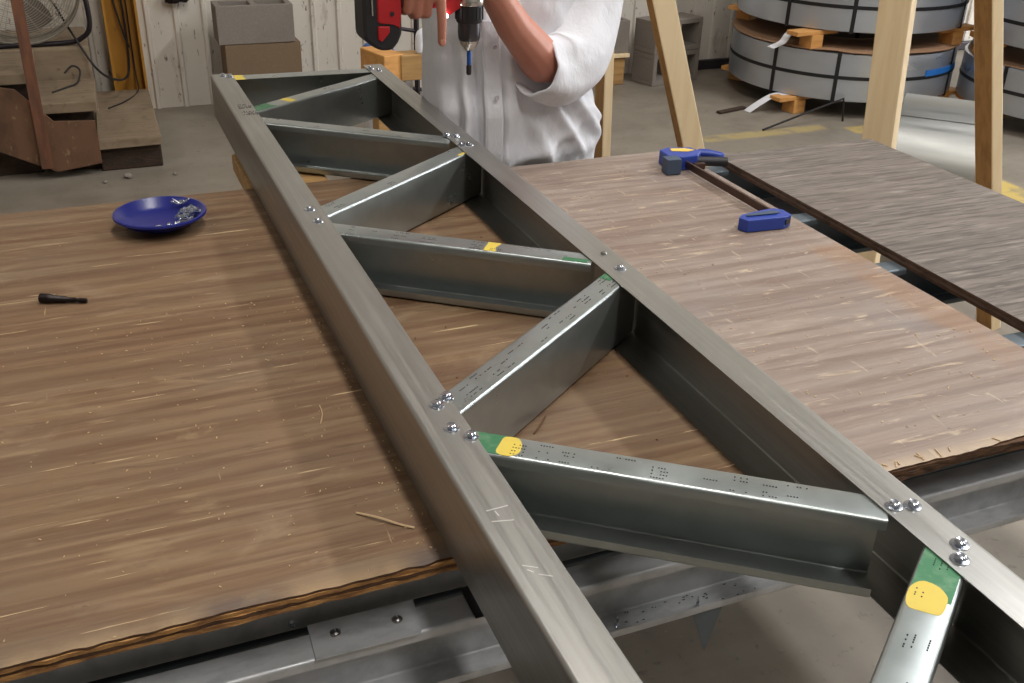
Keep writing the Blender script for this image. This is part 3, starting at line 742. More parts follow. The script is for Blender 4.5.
# loose paper strips and rod
bm = NB(); pts = smooth_path([(3.50, 4.86, .002), (3.56, 4.84, .05), (3.66, 4.83, .095), (3.80, 4.80, .101)], 6)
for i in range(len(pts)-1): pass
loft(bm, [[p+Vector((0, -.03, 0)), p+Vector((0, .03, 0)), p+Vector((0, .03, .002)), p+Vector((0, -.03, .002))] for p in pts]); single('paper_strip', bm, 'white', 'white paper strip hanging from under the lower coil', 'paper strip')
bm = NB(); pts = smooth_path([(3.60, 4.86, .36), (3.66, 4.84, .39), (3.70, 4.83, .44), (3.82, 4.82, .450)], 6)
loft(bm, [[p+Vector((0, -.03, 0)), p+Vector((0, .03, 0)), p+Vector((0, .03, .002)), p+Vector((0, -.03, .002))] for p in pts]); single('paper_strip', bm, 'white', 'white paper strip sticking out between the stacked coils', 'paper strip')
bm = NB(); box(bm, (3.42, 4.90, .008), (.22, .035, .014), Matrix.Rotation(.25, 3, 'Z'), bev=.003); single('wooden_lath', bm, 'step_d', 'dark thin slat on the floor left of the lower coil', 'lath')
bm = NB(); tube(bm, [(3.36, 4.50, .006), (3.72, 4.52, .09)], .006, 8); tube(bm, [(3.72, 4.52, .09), (3.90, 4.53, .13), (3.92, 4.53, .0)], .006, 8); single('thin_rod', bm, 'cable', 'thin dark rod slanting up from the floor in front of the coils', 'rod')
# crumpled clear wrap between stacks
bm = NB()
def crumple(cx, cy, cz, sx, sy, sz, seed):
    g = bmesh.ops.create_icosphere(bm, subdivisions=4, radius=1)
    for v in g['verts']:
        n = 1+.55*mnoise.noise(v.co*2.3+Vector((seed, 0, 0)))+.3*mnoise.noise(v.co*6+Vector((0, seed, 0)))
        v.co = Vector((cx+v.co.x*sx*n, cy+v.co.y*sy*n, cz+v.co.z*sz*n))
crumple(4.86, 4.58, .60, .035, .04, .16, 3)
crumple(4.85, 4.54, .36, .045, .04, .12, 4)
crumple(4.85, 4.54, .12, .05, .04, .11, 8)
single('plastic_wrap', bm, 'wrap', 'crumpled clear plastic wrap between the two coil stacks', 'plastic wrap')
# sheet roll lying behind the pine leg
RX = Vector((3.045, 2.925, 0)); rl = thing('sheet_steel_roll', 'shiny sheet steel roll on its side behind the pine legs', 'steel roll', RX)
bm = NB(); R_ = .29; ra = Vector((.70, -.714, 0)).normalized(); a0 = RX-ra*.175+Vector((0, 0, R_))
lathe(bm, [(R_-.05, 0), (R_-.008, .0), (R_, .005), (R_, .345), (R_-.008, .35), (R_-.05, .35)], a0, 72, axis=ra, cap=False)
bm.verts.ensure_lookup_table(); n = 72
for k in range(n): bm.faces.new((bm.verts[k], bm.verts[(k+1) % n], bm.verts[5*n+(k+1) % n], bm.verts[5*n+k]))
obj('rolled_sheet', bm, 'roll', rl, 'ang')
bm = NB(); rb = Vector((-ra.y, ra.x, 0)); rings = []
for t in range(9):
    an = math.radians(60+t*6); rings.append([RX+Vector((0, 0, R_))+ra*q-rb*math.cos(an)*rr+Vector((0, 0, math.sin(an)*rr)) for q, rr in ((-.174, R_+.0005), (.174, R_+.0005), (.174, R_+.0025+.0006*t), (-.174, R_+.0025+.0006*t))])
loft(bm, rings); obj('free_edge', bm, 'roll', rl, 'ang')

# ------------------------------------------------------------------ things behind the truss, left of the man
bm = NB(); box(bm, (1.50, 4.12, .57), (.60, .09, .105), bev=.004)
pr = thing('timber_stand', 'low stand of rough pine beams seen past the truss left of the man', 'stand', (1.5, 4.15, 0))
obj('beam', bm, 'wood_pale', pr)
bm = NB(); box(bm, (1.145, 4.17, .57), (.095, .20, .115), Matrix.Rotation(.25, 3, 'Z'), bev=.005); obj('block', bm, 'wood_block', pr)
for lx in (1.16, 1.42, 1.74):
    bm = NB(); box(bm, (lx, 4.18, .258), (.10, .10, .515), bev=.004); obj('leg', bm, 'wood_pale', pr)
bm = NB(); box(bm, (1.40, 4.30, .31), (.06, .08, .62+.04), bev=.004); single('timber_post', bm, 'wood_block', 'short square post right behind the white pipe elbow', 'post')
bm = NB(); tube(bm, smooth_path([(1.292, 4.10, .624), (1.292, 4.10, .675), (1.302, 4.10, .70), (1.36, 4.10, .715)], 5), .022, 12); single('pipe_elbow', bm, 'white', 'white plastic pipe elbow standing on the rough pine stand', 'pipe', smooth='all')
bm = NB(); box(bm, (1.30, 4.32, .24), (.035, .035, .48), bev=.003); single('metal_upright', bm, 'galv_x', 'short galvanized upright behind the rough pine stand', 'upright')
bm = NB(); lathe(bm, [(.072, 0), (.074, .012), (.060, .035), (.03, .045), (.005, .047)], (1.245, 4.6, .525), 24); single('blue_lid', bm, 'bluebin', 'blue plastic lid on a bin behind the red drill battery', 'lid', smooth='ang')
bm = NB(); lathe(bm, [(.06, 0), (.066, .02), (.07, .50), (.07, .523), (.06, .523)], (1.245, 4.6, 0), 24); single('waste_bin', bm, 'white', 'slim pale bin with a blue lid behind the pine stand', 'bin', smooth='ang')
bm = NB()
for lx in (1.478, 1.545): tube(bm, [(lx, 4.75, .0), (lx, 4.75, 1.15)], .014, 8)
for hz in (.30, .575, .90): tube(bm, [(1.37, 4.75, hz+.025), (1.60, 4.75, hz-.02)], .009, 8)
single('metal_rack', bm, 'tube', 'dark metal rack standing behind the drill hand near the far wall', 'rack', smooth='ang')
# blue and white tape by the trestle foot
tp = thing('tape_roll', 'small blue and white tape roll at the foot of the pine trestle', 'tape roll', (1.62, 3.2, 0))
bm = NB(); box(bm, (1.66, 3.3, .16), (.13, .10, .32), bev=.005); single('wooden_crate', bm, 'step', 'small dusty wooden crate under the tape roll behind the table', 'crate')
tp.location = (1.66, 3.3, .32)
bm = NB(); lathe(bm, [(.02, 0), (.036, 0), (.038, .004), (.038, .030), (.036, .034), (.02, .034), (.02, .02)], (1.66, 3.3, .32), 24); obj('spool', bm, 'bluebin', tp, 'ang')
bm = NB(); lathe(bm, [(.019, 0), (.030, 0), (.030, .012), (.019, .012)], (1.66, 3.3, .354), 24); obj('rim', bm, 'white', tp, 'ang')

# ------------------------------------------------------------------ timber steps, fan, stake, cables at left
st = thing('timber_steps', 'dusty old timber steps against the far left wall', 'steps', (-.3, 5.3, 0))
bm = NB(); prism(bm, [(-.005, 4.83, .112), (.27, 4.84, .112), (.288, 5.74, .112), (.02, 5.76, .112)], (0, 0, .04), bev=.003); obj('tread', bm, 'step', st)
bm = NB(); box(bm, (.13, 5.30, .055), (.27, .86, .11), bev=.008); obj('riser_block', bm, 'step_d', st)
bm = NB(); prism(bm, [(-.215, 4.86, .285), (.015, 4.85, .285), (.030, 5.30, .285), (-.23, 5.30, .285)], (0, 0, .045), bev=.003); obj('tread', bm, 'step', st)
bm = NB(); box(bm, (-.11, 5.15, .14), (.22, .45, .28), bev=.006); obj('riser_block', bm, 'step_d', st)
bm = NB(); box(bm, (-.62, 5.12, .44), (.80, .48, .045), bev=.003); obj('tread', bm, 'step', st)
bm = NB(); box(bm, (-.62, 5.14, .205), (.74, .40, .41), bev=.006); obj('riser_block', bm, 'step_d', st)
bm = NB(); box(bm, (-.50, 5.60, .235), (1.05, .50, .47), bev=.012); obj('landing_box', bm, 'step', st)
bm = NB(); prism(bm, [(-.60, 4.815, .475), (-.30, 4.815, .41), (-.17, 4.815, .26), (0.0, 4.815, .25), (.0, 4.815, .058), (-.19, 4.815, .035), (-.45, 4.815, .17), (-.60, 4.815, .27)], (0, .02, 0)); obj('stringer', bm, 'stringer', st, label='warped brown side panel')
bm = NB(); lumber(bm, (-.229, 4.803, .06), (-.221, 4.803, .95), .046, .020, 0, (0, 0)); obj('upright_stake', bm, 'rust', st, label='rust-brown upright stake nailed to the side panel')
# rubble by the steps
random.seed(14)
for k, (rx, ry, rs, lab) in enumerate(((.10, 4.74, .02, 'pale lump of rubble on the floor in front of the steps'), (.00, 4.70, .012, 'small stone chip left of the pale rubble by the steps'), (.30, 4.72, .012, 'small stone chip right of the steps'))):
    bm = NB(); g = bmesh.ops.create_icosphere(bm, subdivisions=2, radius=rs)
    for v in bm.verts: v.co = v.co*(1+.4*mnoise.noise(v.co*60+Vector((k, 0, 0)))); v.co = Vector((rx+v.co.x, ry+v.co.y, rs*.6+v.co.z*.6))
    single('rubble_piece', bm, 'block_g', lab, 'rubble')
# fan
FC = Vector((-.255, 5.34, .775)); fn = thing('drum_fan', 'round wire-guarded fan on a tube stand standing on the timber steps', 'fan', (FC.x, FC.y, .47))
tilt = Matrix.Rotation(.25, 3, 'X') @ Matrix.Rotation(-.1, 3, 'Z')
def FP(r, a, y): return FC + tilt @ Vector((r*math.cos(a), y, r*math.sin(a)))
bm = NB()
for i in range(22):
    r = .05+.235*i/21; yy = -.09+.055*(i/21)**2
    ring = [FP(r, 2*PI*k/48, yy) for k in range(49)]; tube(bm, ring, .0016 if i < 21 else .005, 4, cap=False)
for k in range(16): tube(bm, [FP(.05+.235*j/6, 2*PI*k/16, -.0885+.055*(j/6)**2) for j in range(7)], .0018, 4)
obj('front_guard', bm, 'fan_wire', fn)
bm = NB()
for i in range(10):
    r = .06+.225*i/9; tube(bm, [FP(r, 2*PI*k/40, .09-.055*(i/9)**2) for k in range(41)], .0016 if i < 9 else .005, 4, cap=False)
for k in range(16): tube(bm, [FP(.05+.225*j/5, 2*PI*k/16+.1, .09-.055*(j/5)**2) for j in range(6)], .0018, 4)
obj('rear_guard', bm, 'fan_wire', fn)
bm = NB(); rings = [[FP(r, 2*PI*k/48, y) for k in range(48)] for r, y in ((.289, -.04), (.291, -.04), (.291, .04), (.289, .04))]
loft(bm, rings, cap=False); obj('guard_rim', bm, 'fan_wire', fn, 'ang')
bm = NB(); rings = [[FP(r, 2*PI*k/24, y) for k in range(24)] for r, y in ((.01, -.095), (.045, -.093), (.05, -.085), (.05, -.02), (.06, .0), (.06, .10), (.03, .12))]; loft(bm, rings); obj('motor', bm, 'tube', fn, 'ang')
for b_ in range(4):
    a0 = b_*PI/2+.4; bm = NB(); rings = []
    for j in range(6):
        r = .04+.2*j/5; w = .22-.02*j+.0
        ww = (.5+.25*math.sin(j/5*PI))
        rings.append([FP(r, a0+ww*(s-.5), -.03+.05*s) for s in (0, .25, .5, .75, 1)]+[FP(r, a0+ww*(s-.5), -.027+.05*s) for s in (1, .75, .5, .25, 0)])
    loft(bm, rings); obj('blade', bm, 'fan_blade', fn, 'ang')
bm = NB(); tube(bm, smooth_path([(-.55, 5.34, .82), (-.56, 5.34, .66), (-.54, 5.36, .53), (-.46, 5.38, .484), (-.26, 5.38, .484), (-.08, 5.38, .484), (.0, 5.36, .505), (.048, 5.34, .58), (.035, 5.34, .82)], 8), .012, 10); obj('stand_tube', bm, 'tube', fn, 'all')
# cables
bm = NB(); tube(bm, smooth_path([(-.25, 5.47, .79), (-.12, 5.50, .68), (-.05, 5.40, .55), (.04, 5.3, .38), (.12, 5.5, .27), (.19, 5.75, .22), (.215, 5.80, .30), (.22, 5.80, .55), (.205, 5.80, .80), (.20, 5.80, 1.4)], 8), .006, 6); single('power_cable', bm, 'cable', 'black cable drooping from the fan to the yellow column', 'cable', smooth='all')
bm = NB(); tube(bm, smooth_path([(.17, 5.81, 1.4), (.175, 5.81, .7), (.195, 5.80, .50), (.225, 5.80, .36)], 8), .005, 6); single('power_cable', bm, 'cable', 'shorter black cable ending halfway down the yellow column', 'cable', smooth='all')
bm = NB(); tube(bm, smooth_path([(.245, 5.815, 1.4), (.24, 5.81, .6), (.238, 5.80, .25), (.235, 5.70, .158), (.16, 5.50, .157), (.07, 5.38, .157)], 8), .0035, 6); single('power_cable', bm, 'cable', 'thin cable down the yellow column onto the low tread', 'cable', smooth='all')
bm = NB(); tube(bm, smooth_path([(-.16, 5.05, .3325), (-.10, 5.12, .3345), (-.05, 5.18, .34), (-.03, 5.24, .38), (-.06, 5.26, .40), (-.10, 5.25, .37)], 8), .0045, 6); single('power_cable', bm, 'cable', 'dark looped cable end lying on the middle tread', 'cable', smooth='all')
# grey thing hanging on the wall near the top
bm = NB(); crumple(.50, 5.87, .60, .055, .03, .035, 6); single('grey_rag', bm, 'tube', 'grey rag hanging on the white wall right of the yellow column', 'rag', smooth='all')

# ------------------------------------------------------------------ the man
PX, PY = .905, 2.22
man = thing('person', 'person in a white short-sleeved work shirt holding a cordless drill behind the truss', 'person', (PX, PY, 0))
def cone(bm, a, b, ra, rb, n=14):
    a, b = Vector(a), Vector(b)
    steps = max(2, int((b-a).length/.02)); tube(bm, [a.lerp(b, t/steps) for t in range(steps+1)], [ra+(rb-ra)*t/steps for t in range(steps+1)], n)
    ball(bm, a, ra, 8); ball(bm, b, rb, 8)
def chain(bm, pts, rs, n=14):
    for i in range(len(pts)-1): cone(bm, pts[i], pts[i+1], rs[i], rs[i+1], n)
bm = NB()
# legs, pelvis, torso, neck, head
for s in (-1, 1):
    hx = PX+s*.095
    chain(bm, [(hx, PY+.02, .90), (hx+s*.02, PY+.01, .50), (hx+s*.03, PY+.04, .10)], [.088, .058, .040])
    chain(bm, [(hx+s*.03, PY+.05, .045), (hx+s*.045, PY-.10, .035)], [.042, .034])
ball(bm, (PX, PY+.02, .95), (.165, .115, .12)); ball(bm, (PX, PY, 1.10), (.165, .12, .16)); ball(bm, (PX, PY+.01, 1.30), (.18, .12, .18))
chain(bm, [(PX-.15, PY+.02, 1.405), (PX+.13, PY+.02, 1.405)], [.052, .050])
cone(bm, (PX, PY+.01, 1.42), (PX-.01, PY-.03, 1.56), .062, .055)
HC = Vector((PX-.015, PY-.06, 1.645))
ball(bm, HC, (.078, .098, .105)); ball(bm, HC+Vector((0, -.035, -.06)), (.055, .06, .05))
ball(bm, HC+Vector((0, -.1, -.015)), (.011, .016, .016)); cone(bm, HC+Vector((0, -.092, .015)), HC+Vector((0, -.106, -.018)), .006, .010, 8)
for s in (-1, 1):
    ball(bm, HC+Vector((s*.08, .005, -.01)), (.010, .018, .03))
    ball(bm, HC+Vector((s*.03, -.083, .012)), (.016, .012, .006))
cone(bm, HC+Vector((-.022, -.088, -.052)), HC+Vector((.022, -.088, -.052)), .0065, .0065, 8)
# man's left arm (right in the picture)
chain(bm, [(PX+.155, PY+.02, 1.385), (1.050, 2.155, 1.20), (.990, 2.075, 1.045)], [.050, .048, .045])
chain(bm, [(.990, 2.075, 1.045), (.912, 2.028, 1.060), (.825, 1.982, 1.145), (.755, 1.945, 1.235)], [.045, .0475, .037, .029])
# its hand closing over the drill body
chain(bm, [(.760, 1.945, 1.235), (.755, 1.935, 1.275)], [.030, .034])
for k, (dz, ln) in enumerate(((.045, .9), (.022, 1), (0, .95), (-.022, .8))):
    b0 = Vector((.760, 1.905, 1.285+dz))
    chain(bm, [b0, b0+Vector((-.030*ln, -.030, 0)), b0+Vector((-.062*ln, -.028, -.002)), b0+Vector((-.075*ln, -.006, -.004))], [.0105, .0095, .009, .008], 8)
chain(bm, [(.762, 1.955, 1.285), (.740, 1.975, 1.325), (.712, 1.972, 1.335)], [.014, .011, .0095], 8)
# man's right arm (left in the picture) and gripping hand
chain(bm, [(PX-.19, PY+.02, 1.40), (.560, 2.16, 1.405)], [.055, .046])
chain(bm, [(.560, 2.16, 1.405), (.580, 2.06, 1.385), (.606, 1.915, 1.330)], [.044, .044, .030])
GY = 1.92; GZ = 1.222
chain(bm, [(.606, 1.905, 1.325), (.604, 1.888, 1.268)], [.030, .026])
for fx in (.578, .600, .622, .644): cone(bm, (.606+(fx-.606)*.7, 1.893, 1.300), (fx, 1.886, 1.262), .014, .0115, 8)
fing = [(.5705, .0, .0080, 1.206), (.5895, .0, .0088, 1.198), (.6095, .0, .0090, 1.199)]
for fx, _, r, zl in fing:
    chain(bm, [(fx, 1.884, 1.262), (fx, 1.878, 1.228), (fx, 1.888, zl-.004), (fx, 1.918, zl-.010), (fx, 1.944, zl+.012)], [r+.001, r+.0006, r+.0004, r, r-.0006], 8)
chain(bm, [(.630, 1.884, 1.262), (.6325, 1.874, 1.222), (.6345, 1.876, 1.180), (.6355, 1.881, 1.142)], [.0108, .0102, .0098, .0082], 10)
chain(bm, [(.606, 1.925, 1.30), (.628, 1.955, 1.275), (.640, 1.955, 1.245)], [.015, .012, .010], 8)
me = obj('body', bm, 'skin', man, 'all')
rm = me.modifiers.new('r', 'REMESH'); rm.mode = 'VOXEL'; rm.voxel_size = .0036; rm.use_smooth_shade = True
sm = me.modifiers.new('s', 'SMOOTH'); sm.iterations = 3; sm.factor = .5
evaluated(me)
# nails
for k, (p, s) in enumerate((((.6355, 1.8735, 1.1435), (.0062, .0014, .0072)),)):
    bm = NB(); ball(bm, p, s, 6); obj('fingernail', bm, mat('nail', (214, 160, 140), .35) and 'nailm' if False else 'skin', man, 'all')
bm = NB(); ball(bm, HC+Vector((0, .018, .028)), (.085, .098, .092), 14)
for v in bm.verts: v.co += Vector((0, 0, .004))*mnoise.noise(v.co*60)
for v in bm.verts:
    if v.co.y < HC.y-.05 and v.co.z < HC.z+.055: v.co.y = max(v.co.y, HC.y-.045)
obj('hair', bm, 'hair', man, 'all')
for s in (-1, 1):
    bm = NB(); ball(bm, HC+Vector((s*.03, -.086, .006)), (.011, .007, .007), 8); obj('eye', bm, 'white', man, 'all')
    bm = NB(); ball(bm, HC+Vector((s*.03, -.0925, .006)), (.0045, .002, .0045), 6); obj('iris', bm, 'hair', man, 'all')
# trousers and boots
bm = NB()
for s in (-1, 1):
    hx = PX+s*.095
    chain(bm, [(hx, PY+.02, .88), (hx+s*.02, PY+.01, .50), (hx+s*.03, PY+.04, .10)], [.105, .078, .068], 20)
ball(bm, (PX, PY+.02, .92), (.182, .135, .10))
o = obj('trousers', bm, 'trouser', man, 'all'); rm = o.modifiers.new('r', 'REMESH'); rm.mode = 'VOXEL'; rm.voxel_size = .012; rm.use_smooth_shade = True; evaluated(o)
for s in (-1, 1):
    bm = NB(); hx = PX+s*.125
    chain(bm, [(hx, PY+.06, .05), (hx+s*.015, PY-.12, .042)], [.05, .042]); 
    for v in bm.verts: v.co.z = max(v.co.z, 0.0)
    obj('boot', bm, 'shoe', man, 'all')
# shirt: lofted torso with hanging folds + two short sleeves
SN = 96
def torso_ring(z):
    # half width, half depth, centre
    key = [(.800, .200, .165, .915, 2.205), (.86, .198, .170, .912, 2.200), (.94, .200, .168, .910, 2.200), (1.00, .190, .158, .905, 2.205), (1.08, .190, .150, .900, 2.21), (1.20, .198, .145, .902, 2.22), (1.32, .212, .140, .905, 2.225), (1.40, .215, .120, .905, 2.235), (1.455, .165, .090, .905, 2.24), (1.49, .075, .07, .905, 2.24)]
    for a, b in zip(key, key[1:]):
        if z <= b[0]:
            t = (z-a[0])/(b[0]-a[0]); t = t*t*(3-2*t)*.5+t*.5; return [a[i]+(b[i]-a[i])*t for i in range(1, 5)]
    return key[-1][1:]
def G(x, c, w): return math.exp(-((x-c)/w)**2)
rings = []
zs_ = [.80+.0075*i for i in range(int((1.49-.80)/.0075)+1)]
for z in zs_:
    hw, hd, cx, cy = torso_ring(z); r_ = []
    for k in range(SN*2):
        a = 2*PI*k/(SN*2); c, s = math.cos(a), math.sin(a)
        e = .82; x = cx+hw*math.copysign(abs(c)**e, c); y = cy+hd*math.copysign(abs(s)**e, s)
        d = 0
        if s < .2:                                     # front: drooping folds
            wz = max(0, min(1, (1.15-z)/.25))
            d += .024*G(x, .722+.03*(1.1-z), .012)*wz + .022*G(x, .757+.03*(1.05-z), .009)*wz - .018*G(x, .740, .010)*wz + .014*G(x, .850-.06*(1.05-z), .012)*wz
            d -= .016*G(x, .776, .008)                 # shadow valley beside the placket
            d += .008*G(x, .800, .014)
            # diagonal folds falling from the elbow
            for (x0, z0, sl, w_, am) in ((.985, .985, -1.15, .013, .026), (.94, .97, -1.5, .012, .020), (1.03, .96, -.9, .013, .022), (.90, .93, -2.6, .012, .016), (1.0, .90, .5, .012, .010)):
                dist = (x-(x0+(z0-z)*(-1/sl) if abs(sl) > 1e-6 else x0))
                dist = ((x-x0)*sl-(z-z0))/math.hypot(sl, 1) if sl else 0
                d += am*G(dist, 0, w_)*max(0, min(1, (z0+.03-z)/.05))*max(0, min(1, (z-(z0-.16))/.06))
            d += .012*mnoise.noise(Vector((x*16, z*7, 1.3)))+.005*mnoise.noise(Vector((x*45, z*22, 4)))
            d += .014*G(z, .845, .020)*(.6+mnoise.noise(Vector((x*28, 3, 2))))
        else: d += .010*mnoise.noise(Vector((x*14, z*6, 8)))
        if z > 1.42: d *= .2
        r_.append((x+c*d*.6, y+s*d if s < 0 else y+s*d, z))
    rings.append(r_)
bm = NB(); loft(bm, rings, cap=False)
def sleeve(path, rads, seed, hem):
    rr = []
    P = smooth_path(path, 8); n = len(P)
    RR = []
    for i in range(len(rads)-1):
        for k in range(8): RR.append(rads[i]+(rads[i+1]-rads[i])*k/8)
    RR.append(rads[-1])
    pa = None
    for i, p in enumerate(P):
        d = (P[min(i+1, n-1)]-P[max(i-1, 0)]).normalized()
        if pa is None: a, b = frame_of(d)
        else: a = (pa-d*pa.dot(d)).normalized(); b = a.cross(d).normalized()
        pa = a; ring = []
        for k in range(48):
            t = 2*PI*k/48; w = 1+.13*mnoise.noise(Vector((math.cos(t)*1.8+seed, math.sin(t)*1.8, i*.10)))+.05*math.sin(3*t+i*.25)
            if i > n-5: w *= 1.02
            ring.append(p+(a*math.cos(t)*hem+b*math.sin(t))*RR[i]*w)
        rr.append(ring)
    # turn the cuff inward
    last = rr[-1]; c = sum(last, Vector())/48; back = (P[-2]-P[-1]).normalized()
    rr.append([c+(q-c)*.93+back*.001 for q in last]); rr.append([c+(q-c)*.90+back*.06 for q in last])
    return rr
RS = sleeve([(.985, 2.240, 1.415), (1.085, 2.215, 1.31), (1.068, 2.145, 1.15), (1.012, 2.078, 1.056), (.950, 2.040, 1.034), (.890, 2.012, 1.054)], [.074, .088, .082, .080, .078, .063], 2.0, .98)
loft(bm, RS, cap=False)
LS = sleeve([(.765, 2.235, 1.41), (.66, 2.20, 1.415), (.585, 2.17, 1.415)], [.085, .080, .078], 5.0, 1.0)
loft(bm, LS, cap=False)
sh_ = obj('shirt', bm, 'shirt', man, 'all')
# placket strip with a button, pocket tear
bm = NB(); rr = []
for z in [1.14-.01*i for i in range(33)]:
    hw, hd, cx, cy = torso_ring(z); ys = []
    q = []
    for x in (.790, .794, .808, .822, .826):
        t = min(.999, abs(x-cx)/hw); s_ = (1-t**(2/.82))**(.82/2); q.append(Vector((x, cy-hd*s_-.013-(.002 if .792 < x < .824 else 0), z)))
    rr.append(q+[p+Vector((0, .006, 0)) for p in q[::-1]])
loft(bm, rr); obj('placket', bm, 'shirt', sh_)
for z in (.985, 1.09):
    hw, hd, cx, cy = torso_ring(z); bm = NB(); lathe(bm, [(.0055, 0), (.0058, .001), (.005, .002), (.002, .0016)], (.811, cy-hd-.0118, z), 14, axis=(0, -1, 0)); obj('button', bm, 'thread', sh_, 'ang')

# ------------------------------------------------------------------ cordless drill in his hand
DX, DY = .707, 1.925
dr = thing('cordless_drill', 'red and black cordless drill held with its chuck pointing down', 'drill', (DX, DY, 1.065))
bm = NB(); lathe(bm, [(.0235, 1.168), (.0255, 1.170), (.0265, 1.176), (.0265, 1.198), (.0255, 1.202)], (DX, DY, 0), 40)
for k in range(20):
    a = 2*PI*k/20; rot = Matrix.Rotation(a, 3, 'Z'); box(bm, (DX+.0265*math.cos(a), DY+.0265*math.sin(a), 1.187), (.003, .004, .024), rot)
obj('clutch_collar', bm, 'blk', dr, 'ang')
bm = NB(); lathe(bm, [(.0195, 1.134), (.0215, 1.138), (.0225, 1.150), (.0225, 1.168)], (DX, DY, 0), 32); ck = obj('chuck', bm, 'gunmetal', dr, 'ang')
bm = NB(); lathe(bm, [(.0055, 1.112), (.0115, 1.117), (.0185, 1.129), (.0195, 1.134)], (DX, DY, 0), 28); obj('chuck_nose', bm, 'silver', ck, 'ang')
bm = NB(); lathe(bm, [(.0045, 1.066), (.0055, 1.070), (.0055, 1.084), (.0035, 1.086), (.0035, 1.0865)], (DX, DY, 0), 6); bt = obj('driver_bit', bm, 'blk', dr, 'ang')
bm = NB(); lathe(bm, [(.0042, 1.086), (.0045, 1.088), (.0045, 1.110), (.004, 1.113)], (DX, DY, 0), 12); obj('bit_sleeve', bm, 'bluemetal', bt, 'ang')
bm = NB(); lathe(bm, [(.0285, 1.202), (.0295, 1.204), (.0295, 1.214), (.027, 1.222), (.027, 1.236)], (DX, DY, 0), 32); obj('gear_ring', bm, 'silver', dr, 'ang')
bm = NB(); lathe(bm, [(.028, 1.236), (.032, 1.245), (.034, 1.28), (.034, 1.35), (.031, 1.375), (.024, 1.385)], (DX, DY, 0), 32)
prism(bm, [(DX-.02, DY-.017, 1.20), (DX-.052, DY-.015, 1.180), (DX-.064, DY-.014, 1.20), (DX-.072, DY-.014, 1.25), (DX-.02, DY-.017, 1.29)], (0, .032, 0), bev=.004)
obj('motor_housing', bm, 'red', dr, 'ang')
bm = NB(); lathe(bm, [(.0052, 0), (.0052, .003), (.002, .004)], (DX-.0545, DY-.0165, 1.186), 14, axis=(0, -.8, -.6)); obj('work_light', bm, 'led', dr, 'ang', label='lit white work light')
bm = NB(); tube(bm, [(DX-.05, DY, 1.228), (DX-.09, DY, 1.229), (DX-.145, DY, 1.236)], [.0175, .0165, .019], 16); obj('handle', bm, 'blk', dr, 'all')
bm = NB(); box(bm, (DX-.066, DY, 1.205), (.022, .014, .014), bev=.003); obj('trigger', bm, 'red', dr)
# battery: slab at the handle end, long side parallel to the chuck axis
bm = NB(); bx = .524
def rrect(xc, w, z0, z1, y0, y1): pass
prism(bm, [(.487, DY-.035, 1.30), (.487, DY-.035, 1.155), (.493, DY-.035, 1.146), (.507, DY-.035, 1.136), (.520, DY-.035, 1.130), (.541, DY-.035, 1.130), (.553, DY-.035, 1.143), (.561, DY-.035, 1.160), (.561, DY-.035, 1.30)], (0, .07, 0), bev=.006)
bt_ = obj('battery', bm, 'blk', dr)
bm = NB(); prism(bm, [(.513, DY-.0375, 1.30), (.513, DY-.0375, 1.183), (.522, DY-.0375, 1.179), (.545, DY-.0375, 1.181), (.556, DY-.0375, 1.168), (.559, DY-.0375, 1.20), (.559, DY-.0375, 1.30)], (0, .075, 0), bev=.003); obj('battery_shell', bm, 'red', bt_)
bm = NB(); prism(bm, [(.513, DY-.0385, 1.176), (.513, DY-.0385, 1.152), (.520, DY-.0385, 1.147), (.536, DY-.0385, 1.164), (.536, DY-.0385, 1.175)], (0, .01, 0), bev=.002); obj('release_tab', bm, 'red', bt_)
bm = NB(); box(bm, (.5035, DY-.0365, 1.245), (.0035, .004, .10), bev=.001); obj('side_rail', bm, 'silver', bt_)
bm = NB(); lathe(bm, [(.004, 0), (.004, .002), (.002, .0022)], (.541, DY-.0385, 1.198), 12, axis=(0, -1, 0)); obj('case_screw', bm, 'blk', bt_)

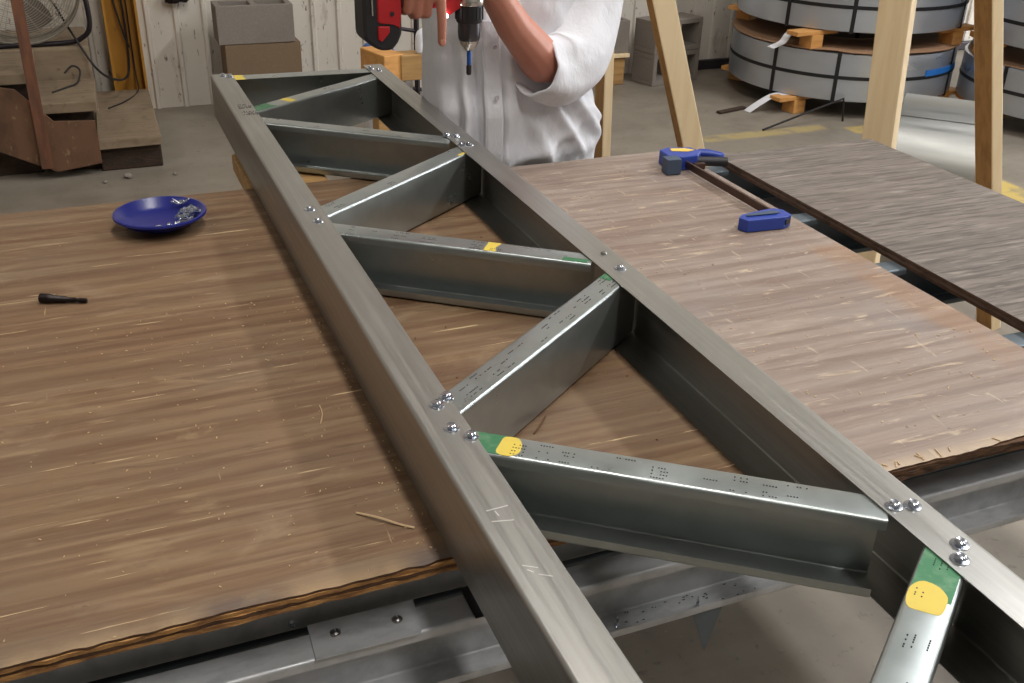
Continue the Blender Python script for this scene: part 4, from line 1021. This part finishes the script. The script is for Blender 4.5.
# ------------------------------------------------------------------ lamps and daylight
def lamp(x, y, lx, ly, power, color, label, rot=0):
    root = thing('ceiling_light', label, 'ceiling light', (x, y, ZC-.30))
    bm = NB(); box(bm, (x, y, ZC-.15), (lx+.06, ly+.06, .30), bev=.01); obj('housing', bm, 'lampbody', root)
    bm = NB(); box(bm, (x, y, ZC-.305), (lx, ly, .01)); obj('diffuser', bm, 'lamp', root)
    L = bpy.data.lights.new('lamp_light', 'AREA'); L.shape = 'RECTANGLE'; L.size = lx; L.size_y = ly; L.energy = power; L.color = color
    o = bpy.data.objects.new('lamp_light', L); COL.objects.link(o); o.parent = root; o.location = (0, 0, -.02)
lamp(.9, -1.3, .4, 2.2, 95, (1, .97, .93), 'long ceiling light behind the camera over the near end of the truss')
lamp(.9, 1.9, .4, 2.2, 64, (1, .97, .93), 'long ceiling light straight above the truss')
lamp(4.8, 1.8, .4, 2.2, 175, (.97, .98, 1), 'long ceiling light between the table and the right wall')
lamp(4.8, -1.8, .4, 2.2, 60, (.96, .98, 1), 'long ceiling light over the right near side of the hall')
lamp(-3.0, 1.9, .4, 2.2, 28, (1, .93, .85), 'long ceiling light over the left side of the hall')
# open doorway with daylight in the right wall
bm = NB(); box(bm, (X1-.01, 2.2, 1.7), (.02, 3.2, 3.2)); o = struct('window_1', bm, 'lamp')
L = bpy.data.lights.new('door_daylight', 'AREA'); L.shape = 'RECTANGLE'; L.size = 3.2; L.size_y = 3.2; L.energy = 230; L.color = (.86, .93, 1)
o = bpy.data.objects.new('door_daylight', L); COL.objects.link(o); o.location = (X1-.1, 2.2, 1.7); o.rotation_euler = (0, PI/2, 0)

w = bpy.data.worlds.new('world'); sc.world = w; w.use_nodes = True
w.node_tree.nodes['Background'].inputs[0].default_value = (.6, .65, .7, 1); w.node_tree.nodes['Background'].inputs[1].default_value = .2

# ------------------------------------------------------------------ camera
cam = bpy.data.cameras.new('camera'); co = bpy.data.objects.new('camera', cam); COL.objects.link(co)
cam.sensor_width = 36; cam.lens = 1016.327/1024*36; cam.clip_start = .01
v1 = Vector((39-512, -(-211-341.5), -1016.327)).normalized(); v2 = Vector((3236-512, -(-121-341.5), -1016.327)).normalized()
v3 = v2.cross(v1).normalized(); v2 = v1.cross(v3).normalized()
Rm = Matrix((v2, v1, v3))            # rows: world axes in camera coordinates -> camera to world
co.matrix_world = Matrix.Translation((0, 0, 1.55)) @ Rm.to_4x4()
sc.camera = co
sc.view_settings.view_transform = 'Standard'; sc.view_settings.look = 'None'; sc.view_settings.gamma = 1; sc.view_settings.exposure = 0
sc.view_settings.use_curve_mapping = False
sc.cycles.max_bounces = 8; sc.cycles.diffuse_bounces = 4; sc.cycles.glossy_bounces = 5
sc.cycles.use_denoising = True
sc.cycles.sample_clamp_indirect = 4
